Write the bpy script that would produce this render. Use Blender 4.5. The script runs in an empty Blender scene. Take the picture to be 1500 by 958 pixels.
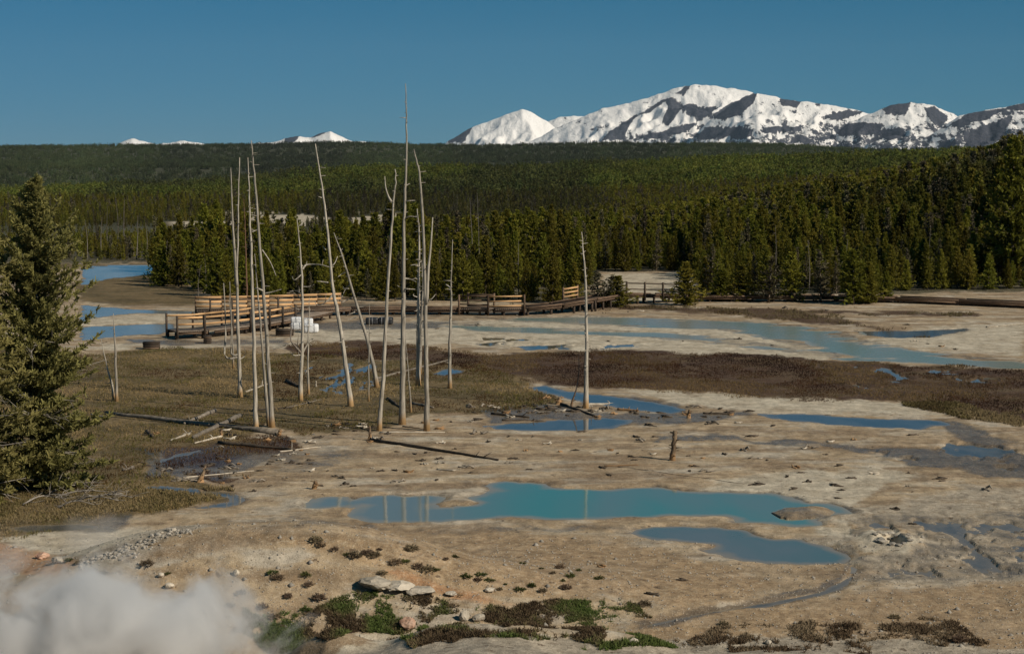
import bpy, math, random
import numpy as np
from mathutils import Vector

R = math.radians
rnd = random.Random(7)
nrg = np.random.default_rng(11)
sc = bpy.context.scene
COL = sc.collection

# ------------------------------------------------------------------ camera, sky, sun, exposure
CAM_H = 13.0
F = 70.0 / 36.0 * 1500.0                 # focal length in photograph pixels
PITCH = math.atan((479 - 220) / F)
cam = bpy.data.cameras.new('camera')
cam.lens = 70; cam.sensor_width = 36; cam.sensor_fit = 'HORIZONTAL'
cam.clip_start = 0.5; cam.clip_end = 60000
camo = bpy.data.objects.new('camera', cam)
camo.location = (0, 0, CAM_H); camo.rotation_euler = (R(90) - PITCH, 0, 0)
COL.objects.link(camo); sc.camera = camo

SUN_EL, SUN_AZ = 35.0, 122.0              # azimuth clockwise from +Y (view direction)
world = bpy.data.worlds.new('World'); sc.world = world; world.use_nodes = True
wn = world.node_tree
bg = wn.nodes['Background']
sky = wn.nodes.new('ShaderNodeTexSky'); sky.sky_type = 'NISHITA'; sky.sun_disc = False
sky.sun_elevation = R(SUN_EL); sky.sun_rotation = R(SUN_AZ)
sky.altitude = 2300; sky.air_density = 0.75; sky.dust_density = 0.0; sky.ozone_density = 3.0
# colour response of the photograph's deep, polarised blue: one power curve per channel, over the whole sky
sep = wn.nodes.new('ShaderNodeSeparateColor'); cmb = wn.nodes.new('ShaderNodeCombineColor')
wn.links.new(sky.outputs[0], sep.inputs[0])
for i_, (mul_, ex_) in enumerate(((.042, 1.55), (.518, .674), (.556, .80))):
    pw_ = wn.nodes.new('ShaderNodeMath'); pw_.operation = 'POWER'; pw_.inputs[1].default_value = ex_
    ml_ = wn.nodes.new('ShaderNodeMath'); ml_.operation = 'MULTIPLY'; ml_.inputs[1].default_value = mul_
    wn.links.new(sep.outputs[i_], pw_.inputs[0]); wn.links.new(pw_.outputs[0], ml_.inputs[0]); wn.links.new(ml_.outputs[0], cmb.inputs[i_])
wn.links.new(cmb.outputs[0], bg.inputs[0])
bg.inputs[1].default_value = 0.10

sun = bpy.data.lights.new('sun', 'SUN'); sun.energy = 4.3; sun.angle = R(0.5); sun.color = (1.0, 0.89, 0.73)
suno = bpy.data.objects.new('sun', sun); COL.objects.link(suno)
sdir = Vector((math.sin(R(SUN_AZ)) * math.cos(R(SUN_EL)), math.cos(R(SUN_AZ)) * math.cos(R(SUN_EL)), math.sin(R(SUN_EL))))
suno.rotation_euler = sdir.to_track_quat('Z', 'Y').to_euler()
suno.location = (30, -40, 60)

vs = sc.view_settings
vs.view_transform = 'Standard'; vs.look = 'None'; vs.exposure = 0.0; vs.gamma = 1.0; vs.use_curve_mapping = False
cy = sc.cycles
cy.use_denoising = True; cy.max_bounces = 8; cy.diffuse_bounces = 2; cy.glossy_bounces = 3
cy.transparent_max_bounces = 8; cy.volume_bounces = 3; cy.transmission_bounces = 3
cy.volume_step_rate = 1.0; cy.volume_max_steps = 128

# ------------------------------------------------------------------ image geometry helpers
CP, SP = math.cos(PITCH), math.sin(PITCH)
def ray(px, py):
    a = (px - 750) / F; b = (479 - py) / F
    return np.array([a, CP + b * SP, -SP + b * CP])
def at_z(px, py, z=0.0):
    d = ray(px, py); t = (z - CAM_H) / d[2]
    return d * t + np.array([0, 0, CAM_H])
def at_Y(px, py, Y):
    d = ray(px, py)
    return d * (Y / d[1]) + np.array([0, 0, CAM_H])
def project(X, Y, Z):
    z = Z - CAM_H
    fw = Y * CP - z * SP; up = Y * SP + z * CP
    return 750 + F * X / fw, 479 - F * up / fw

def hsh(ix, iy, seed):
    n = (ix.astype(np.int64) * 374761393 + iy.astype(np.int64) * 668265263 + seed * 1274126177) & 0x7fffffff
    n = (n ^ (n >> 13)) * 1274126177 & 0x7fffffff
    n = (n ^ (n >> 16)) & 0xffff
    return n / 65535.0
def vn(x, y, seed=0):
    x = np.asarray(x, float); y = np.asarray(y, float)
    x0 = np.floor(x); y0 = np.floor(y)
    fx = x - x0; fy = y - y0
    fx = fx * fx * (3 - 2 * fx); fy = fy * fy * (3 - 2 * fy)
    ix = x0.astype(np.int64); iy = y0.astype(np.int64)
    a = hsh(ix, iy, seed); b = hsh(ix + 1, iy, seed); c = hsh(ix, iy + 1, seed); d = hsh(ix + 1, iy + 1, seed)
    return (a * (1 - fx) + b * fx) * (1 - fy) + (c * (1 - fx) + d * fx) * fy
def fbm(x, y, seed=0, octv=4, gain=0.5):
    s = 0; a = 1; t = 0
    for k in range(octv):
        s = s + a * vn(x * 2 ** k + 17.3 * k, y * 2 ** k - 9.1 * k, seed + k); t += a; a *= gain
    return s / t
def sstep(a, b, x):
    t = np.clip((x - a) / (b - a), 0, 1); return t * t * (3 - 2 * t)

def poly_sd(x, y, poly, margin):
    """signed distance, negative inside; +margin beyond the bounding box"""
    P = np.array(poly, float)
    out = np.full(x.shape, float(margin))
    sel = (x > P[:, 0].min() - margin) & (x < P[:, 0].max() + margin) & (y > P[:, 1].min() - margin) & (y < P[:, 1].max() + margin)
    if not sel.any(): return out
    xs = x[sel]; ys = y[sel]
    d2 = np.full(xs.shape, 1e18); ins = np.zeros(xs.shape, bool)
    n = len(P)
    for i in range(n):
        ax, ay = P[i]; bx, by = P[(i + 1) % n]
        ex, ey = bx - ax, by - ay
        t = np.clip(((xs - ax) * ex + (ys - ay) * ey) / (ex * ex + ey * ey + 1e-12), 0, 1)
        d2 = np.minimum(d2, (xs - ax - t * ex) ** 2 + (ys - ay - t * ey) ** 2)
        c = ((ay > ys) != (by > ys))
        with np.errstate(divide='ignore', invalid='ignore'):
            xi = (bx - ax) * (ys - ay) / (by - ay + 1e-12) + ax
        ins ^= c & (xs < xi)
    d = np.sqrt(d2)
    out[sel] = np.clip(np.where(ins, -d, d), -1e9, margin)
    return out
def strip(pts, w):
    """polygon round a polyline in photo pixels; w = half height in pixels"""
    up = []; dn = []
    for i, p in enumerate(pts):
        ww = w[i] if isinstance(w, (list, tuple)) else w
        a = pts[max(i - 1, 0)]; b = pts[min(i + 1, len(pts) - 1)]
        dx, dy = b[0] - a[0], b[1] - a[1]; l = math.hypot(dx, dy)
        up.append((p[0] - dy / l * ww, p[1] + dx / l * ww)); dn.append((p[0] + dy / l * ww, p[1] - dx / l * ww))
    return up + dn[::-1]

# ------------------------------------------------------------------ water outlines (photo pixels on the flat ground)
WATER = {
 'main': [(445,735),(452,727),(480,724),(505,725),(520,729),(533,725),(560,723),(640,724),(652,726),(636,736),(646,740),(690,738),(698,734),(682,731),(680,727),(700,722),(721,716),(718,706),(740,703),(800,706),(810,712),(850,714),(880,716),(921,711),(963,711),(1000,716),(1037,719),(1128,720),(1161,726),(1186,734),(1219,734),(1240,743),(1254,751),(1231,751),(1202,759),(1198,767),(1169,770),(1111,765),(1078,763),(1066,757),(1054,755),(975,755),(880,758),(850,760),(800,761),(750,756),(720,758),(690,761),(650,763),(600,764),(540,762),(508,752),(520,744),(533,738),(510,742),(480,743),(447,742)],
 'lower': [(911,780),(925,772),(950,768),(1000,768),(1050,771),(1090,775),(1105,782),(1170,789),(1210,798),(1252,815),(1240,824),(1200,827),(1130,825),(1060,815),(1030,804),(1042,796),(1010,793),(960,788)],
 'mid': [(710,622),(760,617),(850,613),(880,610),(925,614),(932,619),(900,625),(850,629),(770,629),(720,627)],
 'brook': [(775,566),(800,564),(835,572),(900,579),(960,588),(1010,600),(985,604),(930,599),(870,590),(830,584),(800,575)],
 'right': [(1110,605),(1180,605),(1260,611),(1380,615),(1387,621),(1345,627),(1280,625),(1200,618),(1130,612)],
 'river': [(690,465),(760,462),(850,462),(950,465),(1050,469),(1130,472),(1200,480),(1240,487),(1258,496),(1340,512),(1420,521),(1510,530),(1560,534),(1560,545),(1500,541),(1400,534),(1300,528),(1235,527),(1190,517),(1150,503),(1100,490),(1050,483),(950,479),(850,476),(750,471)],
 'braid': [(640,476),(720,475),(800,479),(880,482),(960,486),(1040,491),(1100,500),(1170,509),(1240,523),(1180,519),(1100,509),(1000,499),(900,491),(800,488),(700,484)],
 'side': strip([(1255,486),(1300,489),(1360,488),(1415,482)], [2, 5, 5, 2]),
 'far': [(118,393),(180,389),(228,389),(228,399),(195,404),(165,407),(122,416)],
 'leftbrook': [(118,446),(190,452),(300,455),(300,459),(200,458),(150,463),(118,470)],
 'leftpond': [(118,478),(160,476),(250,473),(262,482),(235,488),(190,490),(150,494),(118,498)],
 'creek': [(212,709),(285,713),(300,717),(345,719),(368,729),(352,738),(300,744),(268,742),(300,737),(335,732),(330,726),(270,719),(215,714)],
 'marshlet': strip([(232,676),(262,664),(300,657)], [3, 4, 2]),
 'trickle': strip([(1252,828),(1243,848),(1205,866),(1130,881),(1040,894),(985,905),(945,914)], [9, 7, 5, 4, 3, 3, 1.5]),
 'pondlet': strip([(704,503),(715,503.5),(728,503)], [1, 3, 1]),
 'pondlet2': strip([(765,511),(790,509),(830,504)], [2, 3, 1]),
 'frontpuddle': [(0,772),(40,765),(120,764),(150,768),(120,774),(40,778)],
 'grasspool': [(630,545),(662,538),(690,541),(680,545),(650,548)],
}
NOISY = {   # outline, threshold: water only where the ground noise dips
 'puddles': ([(430,540),(470,528),(560,530),(572,556),(540,578),(460,576)], 0.47),
 'flats': ([(690,490),(850,498),(980,500),(960,512),(800,512),(700,505)], 0.50),
 'crustpools': ([(1200,775),(1290,748),(1420,752),(1510,740),(1560,800),(1560,845),(1400,850),(1270,856),(1250,832),(1290,815),(1245,800)], 0.49),
 'wetstreaks': ([(1225,650),(1300,655),(1400,640),(1400,618),(1460,632),(1520,655),(1520,700),(1400,685),(1290,675)], 0.50),
 'meltwater': ([(370,622),(420,618),(480,618),(500,640),(420,648),(350,640)], 0.51),
 'fringe': ([(1180,530),(1400,540),(1510,560),(1510,590),(1300,575),(1200,560)], 0.58),
}
ISLANDS = [[(1149,750),(1165,744),(1195,744),(1204,748),(1190,753),(1160,756)]]
W_WORLD = {k: [tuple(at_z(x, y)[:2]) for x, y in v] for k, v in WATER.items()}
N_WORLD = {k: ([tuple(at_z(x, y)[:2]) for x, y in v[0]], v[1]) for k, v in NOISY.items()}
I_WORLD = [[tuple(at_z(x, y)[:2]) for x, y in v] for v in ISLANDS]

# ------------------------------------------------------------------ terrain height
def zpx(Y, y):                            # ground height that shows at photo row y at distance Y
    return CAM_H - Y * (y - 220) / F
UC = np.array([-0.33, -0.257, -0.17, -0.085, 0.0, 0.06, 0.12, 0.19, 0.257, 0.33])
YR = np.array([175, 216, 260, 400, 600, 800, 1000, 1800, 2300, 3000, 3700, 4300, 5600, 7600])
TB = []
top2 = np.interp(UC, [-.33, -.257, -.17, -.12, -.085, 0, .06, .12, .19, .33], [290, 287, 277, 266, 256, 253, 247, 241, 237, 236])
for j, u in enumerate(UC):
    r_ = float(np.clip((u - .0) / .24, 0, 1))
    l = [0, -.1, -3.2, -8.5, -14, -18, -18.5]; rr = [0, .3, 1.0, 2.8, 3.0, .5, -6]
    z = [a * (1 - r_) + b * r_ for a, b in zip(l, rr)]
    t2 = zpx(1800, top2[j]); z += [t2]
    z += [t2 - 6, min(t2 - 4, zpx(3000, 283)), zpx(3700, 251), zpx(4300, 238), zpx(5600, float(np.interp(u, [-.33, 0, .07, .11, .15, .19, .33], [214.5, 214, 211.5, 212, 221, 225, 226]))), zpx(7600, 245)]
    TB.append(z)
TB = np.array(TB)
def far_z(u, Y):
    lu = np.clip(np.interp(u, UC, np.arange(len(UC))), 0, len(UC) - 1.0001)
    ly = np.clip(np.interp(np.log(np.maximum(Y, 1)), np.log(YR), np.arange(len(YR))), 0, len(YR) - 1.0001)
    iu = lu.astype(int); iy = ly.astype(int); fu = lu - iu; fy = ly - iy
    fu = fu * fu * (3 - 2 * fu); fy = fy * fy * (3 - 2 * fy)
    return (TB[iu, iy] * (1 - fu) + TB[iu + 1, iy] * fu) * (1 - fy) + (TB[iu, iy + 1] * (1 - fu) + TB[iu + 1, iy + 1] * fu) * fy
def G(X, Y, cx, cyy, sx, sy): return np.exp(-((X - cx) / sx) ** 2 - ((Y - cyy) / sy) ** 2)
CRUST = [tuple(at_z(x, y)[:2]) for x, y in [(1185,780),(1260,745),(1500,725),(1600,760),(1600,850),(1300,850),(1255,830),(1240,800)]]
VENT = at_z(1308, 797)

def height(X, Y):
    X = np.asarray(X, float); Y = np.asarray(Y, float)
    u = X / np.maximum(Y, 1)
    z = far_z(u, Y)
    fz = sstep(400, 3000, Y)
    z = z + fz * (fbm(X / 700, Y / 600, 3) - .5) * 14 * sstep(1200, 4500, Y) * 2.4 + sstep(230, 500, Y) * (fbm(X / 60, Y / 60, 5) - .5) * 2.0
    n1 = fbm(X / 9, Y / 9, 21, 4) - .5
    nearf = 1 - sstep(80, 110, Y)
    # foreground mound, its tail, the gully and the slope under the viewpoint
    wob = 1 + .25 * n1
    z = z + (1.85 * np.exp(-(np.abs((X + 7.9) / 6.0) ** 3 + np.abs((Y - 59.0) / np.where(Y < 59, 4.0, 2.6)) ** 2.2)) * wob + .5 * G(X, Y, .0, 58, 5, 2.6) + .05 * G(X, Y, 7, 56, 8, 3.0))
    z = z + .5 * G(X, Y, -21, 56, 6, 4)
    z = z - .55 * G(X, Y, -3.5, 51.5, 7, 1.7) - .5 * G(X, Y, -12, 50, 6, 3)
    crest = np.interp(X, [-30, -16, -9, -6.2, -4.2, -2.5, -.5, 1.4, 4, 12, 30], [1.6, .1, .0, .55, 1.75, 2.25, 2.4, 2.1, 1.75, 1.5, 1.5])
    Yn = Y + 1.5 * (fbm(X / 4.5, Y / 9, 23, 3) - .5) * 2
    crest = crest + (fbm(X / 3.2, Y / 6, 25, 3) - .5) * .7
    s = 1 - sstep(43.8, 49.3, Yn)
    z = z + np.where(Y < 51, s * crest + np.clip(42 - Y, 0, 60) * .115 * sstep(-30, 0, 0 - np.abs(X) * .1), 0)
    z = z + .55 * G(X, Y, -1.4, 46.8, 1.6, .9) + .35 * G(X, Y, -4.3, 45.2, 1.5, 1.0) - .3 * G(X, Y, -2.9, 44.5, .8, 1.5)
    # fine relief
    z = z + nearf * n1 * .16 + (1 - nearf) * (1 - sstep(150, 220, Y)) * n1 * .05
    z = z + (1 - sstep(95, 130, Y)) * ((fbm(X / 1.3, Y / 1.3, 31, 3) - .5) * .06 + (fbm(X / .38, Y / .8, 33, 3) - .5) * .05)
    flat = sstep(57, 62, Y + .15 * X) * (1 - sstep(218, 235, Y))
    z = np.where(flat > 0, z * (1 - flat) + np.maximum(z, -.02) * flat, z)
    # crusted ground and the vent
    cd = poly_sd(X, Y, CRUST, 3.0)
    cm = 1 - sstep(-1.2, 1.0, cd)
    z = z + cm * (np.abs(fbm(X / .6, Y / 1.3, 41, 4) - .5) * .12 - .02)
    dv = np.hypot((X - VENT[0]) / 1.5, (Y - VENT[1]) / 2.2)
    z = z + .30 * np.exp(-dv ** 2) - .5 * np.exp(-(np.hypot((X - VENT[0]) / .32, (Y - VENT[1]) / .8)) ** 4)
    # eroded white bank in the mound's front
    # basins
    jag = (fbm(X / .8, Y / 1.6, 51, 3) - .5) * .55
    for k, P in W_WORLD.items():
        sd = poly_sd(X, Y, P, 2.0)
        if k in ('trickle', 'frontpuddle'):
            sd = np.where(sd < 2, sd + jag * .5, sd)
        else:
            sd = np.where(sd < 2, sd + jag * (1 + Y / 150), sd)
        if k in ('river', 'braid'): sd = sd + 1.6 * sstep(.49, .58, fbm(X / 9, Y / 2.0, 57, 4)) * (sd < 2)
        rim = sstep(0, .22 if k == 'trickle' else .7, sd)
        zi = -.04 + np.clip(sd * .3, -.45, 0)
        lip = .05 * np.exp(-((sd - .35) / .25) ** 2) if k in ('main', 'lower') else 0
        z = np.where(sd < 0, np.minimum(z, zi), np.where(sd < 2, z * rim + np.minimum(z, -.04) * (1 - rim) + lip, z))
    for k, (P, th) in N_WORLD.items():
        sd = poly_sd(X, Y, P, 2.0)
        m = 1 - sstep(-1.5, .3, sd)
        n = fbm(X / (.55 if k == 'puddles' else .8 if k in ('crustpools', 'fringe') else 1.8), Y / (1.9 if k in ('crustpools', 'puddles') else 2.6), 61 + len(k), 5, .65)
        z = z - m * sstep(th - .03, th + .13, n) * (.10 if k == 'crustpools' else .16)
    for P in I_WORLD:
        sd = poly_sd(X, Y, P, 2.0)
        z = np.where(sd < .5, np.maximum(z, .05 - np.maximum(sd, -.3) * .2 + jag * .2), z)
    return z
def h1(x, y): return float(height(np.array([x]), np.array([y]))[0])
def gpt(px, py):
    """the first point of the ground seen at photo pixel px, py"""
    d = ray(px, py)
    Y0 = at_z(px, py)[1] if d[2] < -.03 else 5000.0
    Ys = np.linspace(max(36, Y0 * .72), Y0 * 1.3, 260) if py > 392 else np.geomspace(150, 6000, 500)
    Xs = d[0] / d[1] * Ys; Zr = CAM_H + d[2] / d[1] * Ys
    diff = Zr - height(Xs, Ys)
    i = int(np.argmax(diff < 0)) if (diff < 0).any() else len(Ys) - 1
    i = max(i, 1)
    t = diff[i - 1] / (diff[i - 1] - diff[i] + 1e-9)
    Y = Ys[i - 1] + t * (Ys[i] - Ys[i - 1])
    return np.array([d[0] / d[1] * Y, Y, h1(d[0] / d[1] * Y, Y)])

# ------------------------------------------------------------------ mesh helpers
def mesh_np(name, V, Fc, mats=(), attrs=None, smooth=False, mat_idx=None):
    """Fc: int array (n,3) or (n,4), or a list of such arrays"""
    V = np.asarray(V, np.float32).reshape(-1, 3)
    Fs = Fc if isinstance(Fc, list) else [Fc]
    Fs = [np.asarray(f, np.int32) for f in Fs if len(f)]
    me = bpy.data.meshes.new(name)
    me.vertices.add(len(V)); me.vertices.foreach_set('co', V.ravel())
    loops = np.concatenate([f.ravel() for f in Fs]); tot = np.concatenate([np.full(len(f), f.shape[1], np.int32) for f in Fs])
    st = np.concatenate([[0], np.cumsum(tot)[:-1]]).astype(np.int32)
    me.loops.add(len(loops)); me.loops.foreach_set('vertex_index', loops)
    me.polygons.add(len(tot)); me.polygons.foreach_set('loop_start', st); me.polygons.foreach_set('loop_total', tot)
    for m in mats: me.materials.append(m)
    if mat_idx is not None: me.polygons.foreach_set('material_index', np.asarray(mat_idx, np.int32))
    me.update(calc_edges=True)
    if smooth: me.polygons.foreach_set('use_smooth', np.ones(len(tot), bool))
    for k, (tp, arr) in (attrs or {}).items():
        a = me.attributes.new(k, tp, 'POINT')
        a.data.foreach_set('color' if 'COLOR' in tp else 'value', np.asarray(arr, np.float32).ravel())
    me.validate()
    return me
def link(name, me, parent=None, loc=None, **kw):
    o = bpy.data.objects.new(name, me); COL.objects.link(o)
    if parent is not None: o.parent = parent
    if loc is not None: o.location = loc
    for k, v in kw.items(): o[k] = v
    return o
def empty(name, loc, label, category, group=None, rz=0):
    o = bpy.data.objects.new(name, None); COL.objects.link(o); o.location = loc; o.rotation_euler.z = rz
    o.empty_display_size = .2; o['label'] = label; o['category'] = category
    if group: o['group'] = group
    return o
def copy_tree(src, loc, rz=0, scale=1.0, label=None, group=None, rx=0, ry=0):
    c = src.copy(); COL.objects.link(c); c.location = loc; c.rotation_euler = (rx, ry, rz)
    c.scale = scale if isinstance(scale, (tuple, list)) else (scale,) * 3
    if label: c['label'] = label
    if group: c['group'] = group
    for ch in src.children:
        d = ch.copy(); COL.objects.link(d); d.parent = c
    return c

class MB:
    """collects vertices and faces of one mesh"""
    def __init__(s): s.V = []; s.Q = []; s.T = []; s.n = 0
    def add(s, V, Q=None, T=None):
        V = np.asarray(V, float).reshape(-1, 3)
        if Q is not None and len(Q): s.Q.append(np.asarray(Q, int).reshape(-1, 4) + s.n)
        if T is not None and len(T): s.T.append(np.asarray(T, int).reshape(-1, 3) + s.n)
        s.V.append(V); s.n += len(V)
    def box(s, c, sz, rz=0, tilt=0, jit=0):
        x, y, z = [q / 2 for q in sz]
        B = np.array([[-x,-y,-z],[x,-y,-z],[x,y,-z],[-x,y,-z],[-x,-y,z],[x,-y,z],[x,y,z],[-x,y,z]])
        if jit: B = B + nrg.normal(0, jit, B.shape)
        ct, st_ = math.cos(tilt), math.sin(tilt)
        B = np.stack([B[:, 0] * ct - B[:, 2] * st_, B[:, 1], B[:, 0] * st_ + B[:, 2] * ct], 1)
        cr, sr = math.cos(rz), math.sin(rz)
        B = np.stack([B[:, 0] * cr - B[:, 1] * sr, B[:, 0] * sr + B[:, 1] * cr, B[:, 2]], 1) + np.array(c)
        s.add(B, [[0,3,2,1],[4,5,6,7],[0,1,5,4],[1,2,6,5],[2,3,7,6],[3,0,4,7]])
    def bar(s, a, b, w, h):
        """board from a to b, w across, h high"""
        a = np.array(a, float); b = np.array(b, float); d = b - a; L = np.linalg.norm(d); hz = math.hypot(d[0], d[1])
        s.box((a + b) / 2, (L, w, h), math.atan2(d[1], d[0]), math.atan2(d[2], hz))
    def tube(s, pts, rad, n=7, wob=0.0, cap=True):
        P = np.asarray(pts, float); m = len(P)
        rad = np.asarray(rad, float)
        T_ = np.gradient(P, axis=0); T_ /= np.linalg.norm(T_, axis=1)[:, None] + 1e-9
        ref = np.array([0.0, 0, 1]) if abs(T_[0][2]) < .8 else np.array([0, 1.0, 0])
        rings = []
        for i in range(m):
            a = np.cross(T_[i], ref); a /= np.linalg.norm(a) + 1e-9; b = np.cross(T_[i], a)
            an = np.arange(n) * 2 * math.pi / n
            rr = rad[i] * (1 + (nrg.uniform(-wob, wob, n) if wob else 0))
            rings.append(P[i] + np.outer(np.cos(an) * rr, a) + np.outer(np.sin(an) * rr, b))
        V = np.concatenate(rings)
        Q = []
        for i in range(m - 1):
            for k in range(n):
                k2 = (k + 1) % n
                Q.append([i * n + k, i * n + k2, (i + 1) * n + k2, (i + 1) * n + k])
        T = []
        if cap:
            V = np.concatenate([V, P[:1], P[-1:]]); c0 = m * n; c1 = c0 + 1
            for k in range(n):
                k2 = (k + 1) % n
                T.append([c0, k2, k]); T.append([c1, (m - 1) * n + k, (m - 1) * n + k2])
        s.add(V, Q, T)
    def mesh(s, name, mats=(), smooth=False, attrs=None):
        Fs = []
        if s.Q: Fs.append(np.concatenate(s.Q))
        if s.T: Fs.append(np.concatenate(s.T))
        return mesh_np(name, np.concatenate(s.V), Fs, mats, attrs, smooth)

def smooth_line(pts, n):
    """Catmull-Rom resample of a polyline"""
    P = np.asarray(pts, float)
    if len(P) == 2: return P[0] + np.linspace(0, 1, n)[:, None] * (P[1] - P[0])
    E = np.concatenate([[2 * P[0] - P[1]], P, [2 * P[-1] - P[-2]]])
    t = np.linspace(0, len(P) - 1.0001, n); i = t.astype(int); f = (t - i)[:, None]
    a, b, c, d = E[i], E[i + 1], E[i + 2], E[i + 3]
    return .5 * (2 * b + (c - a) * f + (2 * a - 5 * b + 4 * c - d) * f ** 2 + (3 * b - a - 3 * c + d) * f ** 3)

# ------------------------------------------------------------------ material helpers
class NT:
    def __init__(s, name):
        s.m = bpy.data.materials.new(name); s.m.use_nodes = True
        s.t = s.m.node_tree; s.b = s.t.nodes['Principled BSDF']
        s.co = None
    def n(s, typ, **kw):
        nd = s.t.nodes.new(typ)
        for k, v in kw.items(): setattr(nd, k, v)
        return nd
    def l(s, a, b): s.t.links.new(a, b)
    def val(s, nd, i, v):
        if hasattr(v, 'is_linked') or isinstance(v, bpy.types.NodeSocket): s.l(v, nd.inputs[i])
        else: nd.inputs[i].default_value = v
    def coord(s, scale=(1, 1, 1)):
        tc = s.n('ShaderNodeTexCoord'); mp = s.n('ShaderNodeMapping'); s.l(tc.outputs['Object'], mp.inputs['Vector'])
        mp.inputs['Scale'].default_value = scale
        return mp.outputs[0]
    def noise(s, scale, detail=4, rough=.55, vec=None, dist=0):
        nd = s.n('ShaderNodeTexNoise'); nd.inputs['Scale'].default_value = scale; nd.inputs['Detail'].default_value = detail
        nd.inputs['Roughness'].default_value = rough; nd.inputs['Distortion'].default_value = dist
        if vec is not None: s.l(vec, nd.inputs['Vector'])
        return nd.outputs['Fac']
    def ramp(s, fac, stops):
        nd = s.n('ShaderNodeValToRGB'); e = nd.color_ramp.elements
        while len(e) < len(stops): e.new(.5)
        for i, (p, c) in enumerate(stops):
            e[i].position = p; e[i].color = (*c, 1) if len(c) == 3 else c
        s.l(fac, nd.inputs[0]); return nd.outputs[0]
    def mr(s, v, a, b, c=0.0, d=1.0):
        nd = s.n('ShaderNodeMapRange'); nd.interpolation_type = 'SMOOTHSTEP'
        s.val(nd, 0, v)
        for i, q in enumerate((a, b, c, d)): nd.inputs[i + 1].default_value = q
        return nd.outputs[0]
    def math(s, op, a, b=0.0, c=None):
        nd = s.n('ShaderNodeMath'); nd.operation = op; s.val(nd, 0, a); s.val(nd, 1, b)
        if c is not None: s.val(nd, 2, c)
        return nd.outputs[0]
    def mix(s, f, a, b):
        nd = s.n('ShaderNodeMix'); nd.data_type = 'RGBA'
        s.val(nd, 0, f)
        for i, q in ((6, a), (7, b)):
            if isinstance(q, tuple): q = (*q, 1) if len(q) == 3 else q
            s.val(nd, i, q)
        return nd.outputs[2]
    def attr(s, name, kind='GEOMETRY'):
        nd = s.n('ShaderNodeAttribute'); nd.attribute_name = name; nd.attribute_type = kind; return nd
    def bump(s, h, strength=.5, dist=.1):
        nd = s.n('ShaderNodeBump'); s.val(nd, 'Strength', strength) if False else None
        if isinstance(strength, bpy.types.NodeSocket): s.l(strength, nd.inputs['Strength'])
        else: nd.inputs['Strength'].default_value = strength
        nd.inputs['Distance'].default_value = dist; s.l(h, nd.inputs['Height']); s.l(nd.outputs[0], s.b.inputs['Normal'])
    def set(s, color=None, rough=None, spec=None):
        if color is not None: s.val(s.b, 'Base Color', (*color, 1) if isinstance(color, tuple) else color)
        if rough is not None: s.val(s.b, 'Roughness', rough)
        if spec is not None: s.val(s.b, 'Specular IOR Level', spec)
        return s.m

def wood_mat(name, lo, hi, scale=(1, 1, 1), rough=.8, nscale=6, base=None, base_h=1.0):
    k = NT(name); v = k.coord(scale)
    n = k.noise(nscale, 5, .6, v); c = k.ramp(n, [(.3, lo), (.7, hi)])
    if base:
        tc = k.n('ShaderNodeTexCoord'); sp = k.n('ShaderNodeSeparateXYZ'); k.l(tc.outputs['Object'], sp.inputs[0])
        nn = k.noise(1.7, 3, .5, k.coord((1, 1, .6)))
        hh = k.math('ADD', sp.outputs[2], k.math('MULTIPLY_ADD', nn, -base_h * 1.6, base_h * .8))
        c = k.mix(k.mr(hh, base_h * .25, base_h * 1.2, 1, 0), c, base)
    oi = k.n('ShaderNodeObjectInfo')
    hsv = k.n('ShaderNodeHueSaturation'); k.l(c, hsv.inputs['Color']); k.l(k.mr(oi.outputs['Random'], 0, 1, .78, 1.15), hsv.inputs['Value'])
    k.bump(n, .6, .03)
    return k.set(hsv.outputs[0], rough, .25)

def leaf_mat(name, dark, light, trans=.2, vary=.25):
    k = NT(name)
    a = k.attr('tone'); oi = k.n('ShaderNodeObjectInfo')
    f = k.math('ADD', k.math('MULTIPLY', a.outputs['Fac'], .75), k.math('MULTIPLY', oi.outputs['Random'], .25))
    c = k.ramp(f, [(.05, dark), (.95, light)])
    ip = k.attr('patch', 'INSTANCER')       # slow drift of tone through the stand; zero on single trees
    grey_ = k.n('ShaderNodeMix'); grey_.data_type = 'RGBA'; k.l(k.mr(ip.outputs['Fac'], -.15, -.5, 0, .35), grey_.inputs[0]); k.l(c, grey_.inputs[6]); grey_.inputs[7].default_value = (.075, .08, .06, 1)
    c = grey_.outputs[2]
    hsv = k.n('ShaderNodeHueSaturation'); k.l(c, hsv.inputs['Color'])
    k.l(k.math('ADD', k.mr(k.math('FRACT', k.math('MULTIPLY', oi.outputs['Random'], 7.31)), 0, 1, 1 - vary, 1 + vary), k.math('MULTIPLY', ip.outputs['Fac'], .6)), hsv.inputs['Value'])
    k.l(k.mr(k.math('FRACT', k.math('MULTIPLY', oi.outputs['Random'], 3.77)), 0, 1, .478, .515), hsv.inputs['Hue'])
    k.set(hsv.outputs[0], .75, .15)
    tr = k.n('ShaderNodeBsdfTranslucent'); k.l(hsv.outputs[0], tr.inputs[0])
    mx = k.n('ShaderNodeMixShader'); mx.inputs[0].default_value = trans
    k.l(k.b.outputs[0], mx.inputs[1]); k.l(tr.outputs[0], mx.inputs[2]); k.l(mx.outputs[0], k.t.nodes['Material Output'].inputs[0])
    return k.m

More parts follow.
